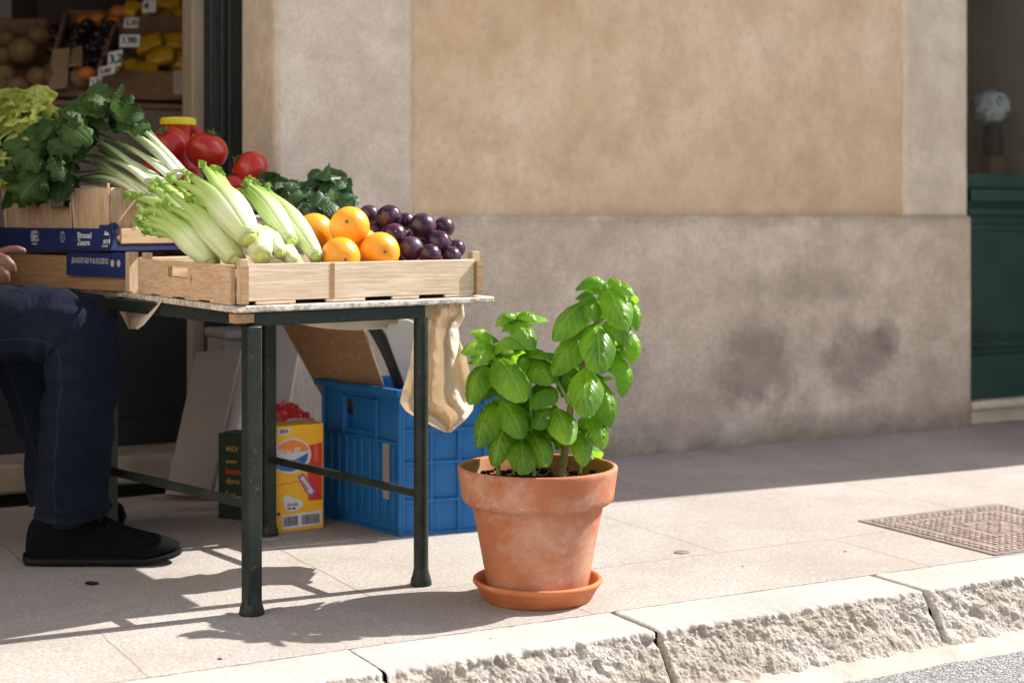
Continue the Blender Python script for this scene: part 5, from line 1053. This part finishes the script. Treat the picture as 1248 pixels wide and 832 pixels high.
# shoes
def shoe(heel, ang, scale=1.0, lab=None):
    ux = Vector((cos(ang), sin(ang), 0)); uy = Vector((-sin(ang), cos(ang), 0)); k = scale
    t = bpy.data.objects.new('shoe', bpy.data.meshes.new('shoe'))
    secs = [(.0, .028, .075, .020), (.012, .044, .110, .012), (.05, .050, .126, .012), (.10, .052, .132, .012), (.16, .052, .130, .012), (.20, .051, .118, .012), (.245, .055, .094, .012), (.285, .057, .078, .013), (.33, .056, .068, .017), (.370, .048, .057, .023), (.395, .034, .048, .029), (.408, .014, .040, .034)]
    m = MB(); seg = 28; vs = []
    for (x, hw, zt, zb_) in secs:
        for j in range(seg):
            a = 2 * pi * j / seg; c, s = cos(a), sin(a); yy = hw * (abs(c) ** .75) * (1 if c > 0 else -1); zz = (zt - zb_) * ((abs(s) ** .8) * (1 if s > 0 else -.25)); 
            yy *= 1 - .25 * max(0, s) ** 2 * (1 if x < .2 else .6)
            vs.append(heel + ux * x * k + uy * yy * k + Vector((0, 0, (zb_ + .012 + max(zz, -.012)) * k)))
    n_ = len(secs); fs = [(i * seg + j, i * seg + (j + 1) % seg, (i + 1) * seg + (j + 1) % seg, (i + 1) * seg + j) for i in range(n_ - 1) for j in range(seg)] + [tuple(range(seg))[::-1], tuple(range((n_ - 1) * seg, n_ * seg))]
    m.add(vs, fs); up = m.build('shoe', M['shoe'], pe_, auto=0); sd = up.modifiers.new('s', 'SUBSURF'); sd.levels = 1; sd.render_levels = 2
    m = MB(); vs = []; seg = 16
    for (x, hw, zt, zb_) in secs:
        for j in range(seg):
            a = 2 * pi * j / seg; c, s = cos(a), sin(a); zz = max(0, (zb_ - .012)) ; th = .024 if x < .3 else .018
            vs.append(heel + ux * (x * 1.012 - .003) * k + uy * (hw + .005) * (abs(c) ** .6) * (1 if c > 0 else -1) * k + Vector((0, 0, zz + (th * .5 * (1 + (abs(s) ** .35) * (1 if s > 0 else -1))) * k + .0005)))
    m.add(vs, [(i * seg + j, i * seg + (j + 1) % seg, (i + 1) * seg + (j + 1) % seg, (i + 1) * seg + j) for i in range(n_ - 1) for j in range(seg)] + [tuple(range(seg))[::-1], tuple(range((n_ - 1) * seg, n_ * seg))]); m.build('sole', M['sole'], up, auto=60)
    m = MB()
    for q in range(5):
        x = .155 + q * .023; z = .1475 - q * .0095 - .0012 * q * q; m.tube([heel + ux * x * k + uy * y * k + Vector((0, 0, (z - 5 * y * y) * k)) for y in [-.034 + .0085 * i for i in range(9)]], .0036 * k, 6)
    for s in (-1, 1): m.tube([heel + ux * (.17 + .035 * sin(i * .5)) * k + uy * (-.012 + s * .012 * i / 2) * k + Vector((0, 0, (.150 + .016 * sin(i * .7) - .003 * i) * k)) for i in range(7)], .0028 * k, 6)
    m.build('lace', M['lace'], up)
    m = MB(); [m.tube([heel + ux * .115 * k + Vector((0, 0, (.10 + .025 * i) * k)) for i in range(4)], .052 * k, 20)]; m.build('sock', M['lace'], up)
hl = P(33, 262, 4.235); hl.z = 0; shoe(hl, radians(1), 1.0)
h2 = P(76, 262, 4.42); h2.z = 0; shoe(h2, radians(84), 1.0)
# stool
sx_, sy_ = -2.02, 4.34
sto = thing('stool', 'low dark wooden stool under the seated person', 'stool', (sx_, sy_, 0)); m = MB(); m.lathe([(0, .44), (.19, .44), (.20, .45), (.20, .47), (.19, .48), (0, .48)], (sx_, sy_, 0), 32); m.build('seat', M['stoolwood'], sto, auto=50)
for a in (45, 135, 225, 315):
    m = MB(); m.tube([(sx_ + .20 * cos(radians(a)), sy_ + .20 * sin(radians(a)), 0), (sx_ + .13 * cos(radians(a)), sy_ + .13 * sin(radians(a)), .44)], [.016, .02], 12); m.build('leg', M['stoolwood'], sto)

# ================================================================== INSIDE THE SHOP
ct = thing('shop_counter', 'dim shop counter with a grey front below the fruit display', 'counter', S(-3.0, -1.4), TH)
def cpart(name, mat, t0, t1, d0, d1, z0, z1, par=ct, bev=.004):
    m = MB(); m.prism([tuple(S(t, d))[:2] for t, d in ((t0, d0), (t1, d0), (t1, d1), (t0, d1))], z0, z1); return m.build(name, mat, par, bevel=bev)
cpart('front', M['shopgrey'], -4.5, -1.2, -1.25, -1.2, .1, 1.36); cpart('top', M['darkwood'], -4.5, -1.2, -2.2, -1.19, 1.361, 1.385); cpart('back', M['shopgrey'], -4.5, -1.2, -2.2, -2.16, .1, 1.36)
def onshelf(px, py, D_): return P(px, py, D_)
def tray_shop(lb, px0, px1, ylow, yhigh, D0, D1, mat, h=.07):
    a, b, c, d = P(px0, ylow, D0), P(px1, ylow, D0 + .12), P(px1, yhigh, D1 + .12), P(px0 + 22, yhigh, D1)
    t = thing('display_tray', lb, 'tray', (a + c) / 2, 0, 'display trays on the shop counter'); up = Vector((0, 0, h)); m = MB()
    for p, q in ((a, b), (b, c), (c, d), (d, a)): m.bar(p + up * .5, q + up * .5, .02, h)
    m.build('side', mat, t, bevel=.003); m = MB(); m.add([a + up * .1, b + up * .1, c + up * .1, d + up * .1], [(0, 1, 2, 3)]); m.build('bottom', mat, t, smooth=False); return t
tray_shop('lower sloping tray of yellow packets in the shop', 120, 228, 122, 62, 6.55, 6.9, M['darkwood'], .12)
tray_shop('upper sloping tray of yellow packets in the shop', 165, 228, 45, 10, 6.9, 7.25, M['darkwood'], .09)
tray_shop('long tray of dark fruit in the middle of the shop counter', 60, 148, 118, 40, 6.5, 7.0, M['darkwood'], .10)
tray_shop('tray of brown melons at the left end of the shop counter', -40, 58, 128, 50, 6.5, 7.0, M['darkwood'], .10)
R = random.Random(9)
pk = [('lowest packet at the left of the lower tray', 152, 84, 6.7), ('packet right of the lowest one in the lower tray', 176, 88, 6.7), ('packet with a curled outline at the right of the lower tray', 196, 70, 6.75), ('packet at the right end of the lower tray', 216, 74, 6.8), ('packet at the top left of the lower tray', 182, 54, 6.9), ('packet at the top right of the lower tray', 210, 52, 6.95),
      ('left packet in the upper tray beside a price card', 168, 14, 7.0), ('middle packet in the upper tray', 194, 26, 7.05), ('right packet in the upper tray', 214, 22, 7.1), ('packet highest in the upper tray', 204, 4, 7.2), ('packet at the top right end of the upper tray', 224, 4, 7.25)]
for k, (lb, x, y, D_) in enumerate(pk):
    c = P(x, y, D_); t = thing('yellow_packet', 'yellow ' + lb, 'packet', c, 0, 'yellow packets on the shop display'); rot = Matrix.Rotation(R.uniform(-.4, .4), 3, 'Y') @ Matrix.Rotation(.9, 3, 'X'); m = MB()
    m.sphere(c, 1, 24, 16, (.062, .045, .028), lambda d: (abs(d.x) ** 6 + abs(d.y) ** 6 + abs(d.z) ** 3) ** (-1 / 6) * (1 + .10 * noise.noise(d * 3 + Vector((k, 0, 0)))), rot); m.build('bag', M['packet'], t)
for k, (x, y, w_, h_, D_, tx) in enumerate(((160, 28, .062, .045, 6.75, '2,50'), (158, 50, .085, .055, 6.62, '1,90'), (140, 72, .06, .07, 6.5, '3,20'), (130, 86, .07, .04, 6.45, '2,80'), (182, 8, .06, .06, 6.95, '4'), (117, 100, .05, .04, 6.4, '1,50'))):
    c = P(x, y, D_); t = thing('price_card', ('white price card reading ' + tx + ', %s' % ('highest left on the upper tray', 'widest, between the two yellow trays', 'tall one at the lower tray edge', 'low one at the corner of the lower tray', 'topmost beside the yellow packets', 'lowest one by the dark fruit')[k]), 'price card', c, 0, 'price cards in the shop')
    m = MB(); xx = Vector((.95, -.05, .18 if k in (2, 3) else 0)).normalized(); zz = Vector((0, .3, 1)).normalized(); m.add([c - xx * w_ / 2 - zz * h_ / 2, c + xx * w_ / 2 - zz * h_ / 2, c + xx * w_ / 2 + zz * h_ / 2, c - xx * w_ / 2 + zz * h_ / 2], [(0, 1, 2, 3)]); o = m.build('card', M['white'], t, smooth=False); o.modifiers.new('s', 'SOLIDIFY').thickness = .002
    text(tx, h_ * .75, c - xx * w_ * .42 - Vector((0, .006, 0)), xx, zz, M['blackp'], t)
ml = [('leftmost melon in the upper row, cut by the picture edge', 2, 68, 6.7, .045), ('largest pale brown melon beside the dark fruit', 28, 62, 6.7, .064), ('melon at the left edge in the lower row', 4, 92, 6.6, .055), ('low melon in front of the largest one', 22, 106, 6.55, .05), ('melon next to the dark fruit, lowest right', 48, 96, 6.6, .055), ('small melon in the top row at the left', 48, 44, 6.9, .05), ('melon at the top left edge', 8, 48, 6.9, .045), ('melon under the cardboard divider', 100, 96, 6.55, .055)]
for k, (lb, x, y, D_, r) in enumerate(ml):
    c = P(x, y, D_); m = MB(); m.sphere(Vector((0, 0, 0)), r, 24, 16, (1, 1, .9), lambda d: 1 + .02 * noise.noise(d * 4)); o = m.build('melon', M['melon'], w=False); o.location = c; tag(o, 'brown ' + lb, 'melon', 'brown melons on the shop counter')
m = MB(); m.sphere((0, 0, 0), .026, 12, 8, (1, 1, .9)); proto = m.build('dark_fruit', M['darkfruit'], w=False); tag(proto, 'small dark fruit heaped in the middle of the shop counter', 'dark fruit', 'dark fruit heaped on the shop counter')
n_ = 0
for k in range(80):
    f = R.random(); x = 62 + 76 * R.random(); y = 82 - 52 * f + (x - 100) * -.12; D_ = 6.62 + .35 * f + R.uniform(-.03, .03)
    o = proto if n_ == 0 else proto.copy()
    if n_: COL.objects.link(o)
    o.location = P(x, y, D_); s = R.uniform(.7, 1.25); o.scale = (s, s, s); n_ += 1
for k, (lb, x, y, D_, r) in enumerate((('left one above the dark fruit', 104, 26, 7.0, .035), ('one in the middle above the dark fruit', 120, 24, 7.0, .04), ('highest one near the yellow packets', 146, 16, 7.0, .04), ('one below the highest, near the yellow packets', 140, 26, 6.95, .03), ('lone one beside the cardboard divider', 106, 90, 6.5, .035), ('one at the left edge behind the melons', 6, 45, 6.95, .04))):
    m = MB(); m.sphere((0, 0, 0), r, 16, 12, (1.2, 1, .9)); o = m.build('orange_fruit', M['persimmon'], w=False); o.location = P(x, y, D_); tag(o, 'dull orange fruit, ' + lb, 'orange fruit', 'orange fruit on the shop counter')
slab('cardboard_divider', 'cardboard divider standing between the melons and the dark fruit', 'divider', [P(60, 112, 6.45), P(82, 108, 6.47), P(86, 60, 6.6), P(64, 62, 6.58)], .01, M['card'])
slab('cardboard_divider', 'small cardboard flap right of the cardboard divider', 'divider', [P(84, 82, 6.44), P(100, 82, 6.47), P(100, 58, 6.6), P(88, 60, 6.58)], .01, M['card'])
slab('paper_sign', 'small pale card fixed at the right end of the shop shelf', 'card', [P(211, 116, 6.55), P(227, 116, 6.57), P(227, 86, 6.6), P(211, 86, 6.58)], .004, M['greycard'])
cb = slab('shop_cabinet', 'grey cabinet at the left rear of the shop', 'cabinet', [P(-30, 140, 7.6), P(46, 140, 7.6), P(46, -80, 7.6), P(-30, -80, 7.6)], .4, M['shopwall'], 'cabinet_body')

# vase with white hydrangea in the green shop window
vb = P(1207, 205, 7.45); va = thing('flower_vase', 'dark glass vase with a round white hydrangea in the green shop window', 'vase', (vb.x, vb.y, 1.207)); m = MB(); m.lathe([(0, 0), (.045, 0), (.052, .05), (.045, .10), (.040, .14), (.036, .14), (.038, .06), (0, .02)], (vb.x, vb.y - .03, 1.207), 24); m.build('vase', M['charcoal'], va)
m = MB(); R = random.Random(12); hc = P(1207, 130, 7.45)
for k in range(420):
    z = R.uniform(-1, 1); a = R.uniform(0, 2 * pi); d = Vector((sqrt(1 - z * z) * cos(a), sqrt(1 - z * z) * sin(a), z * .82)); c = hc + d * .092 * R.uniform(.80, 1.05); s_ = Vector((R.uniform(-1, 1), R.uniform(-1, 1), R.uniform(-1, 1))).normalized()
    for q in range(2): e = d.cross(s_).normalized(); f_ = d.cross(e); v = (e, f_)[q]; m.add([c - v * .016, c + e.cross(v) * 0 + (f_ if q == 0 else e) * .010 + d * .004, c + v * .016, c - (f_ if q == 0 else e) * .010 + d * .004], [(0, 1, 2, 3)])
m.build('flower', M['hydrangea'], va, auto=0)
m = MB(); m.tube([Vector((vb.x, vb.y, 1.06)), Vector((hc.x, hc.y, hc.z - .05))], .006, 8); m.build('stem', M['stem'], va)
m = MB(); m.box((P(1210, 205, 7.42)), (.11, .08, .11), rz=TH); tag(m.build('wooden_block', M['darkwood'], loc=P(1210, 200, 7.42), bevel=.004), 'small wooden block beside the vase in the green shop window', 'block')
# a few crumbs and leaf scraps on the pavement
R = random.Random(31)
for k, (x, y, s_) in enumerate(((112, 712, .012), (260, 700, .002), (268, 803, .004), (470, 783, .002), (1030, 672, .003), (690, 800, .002), (905, 690, .0025), (180, 744, .002), (598, 778, .002), (84, 734, .002))):
    m = MB(); m.sphere((0, 0, 0), s_, 8, 5, (1.5, 1, .35), lambda d: 1 + .4 * noise.noise(d * 3 + Vector((k, 0, 0)))); o = m.build('crumb', M['soil'], w=False); o.location = P(x, y, 1795 / (y - 262)); o.location.z = s_ * .3
    tag(o, ('dry dark leaf scrap lying in the shade before the shoe' if k == 0 else 'tiny dark crumb on the pavement'), 'debris', 'crumbs scattered on the pavement')
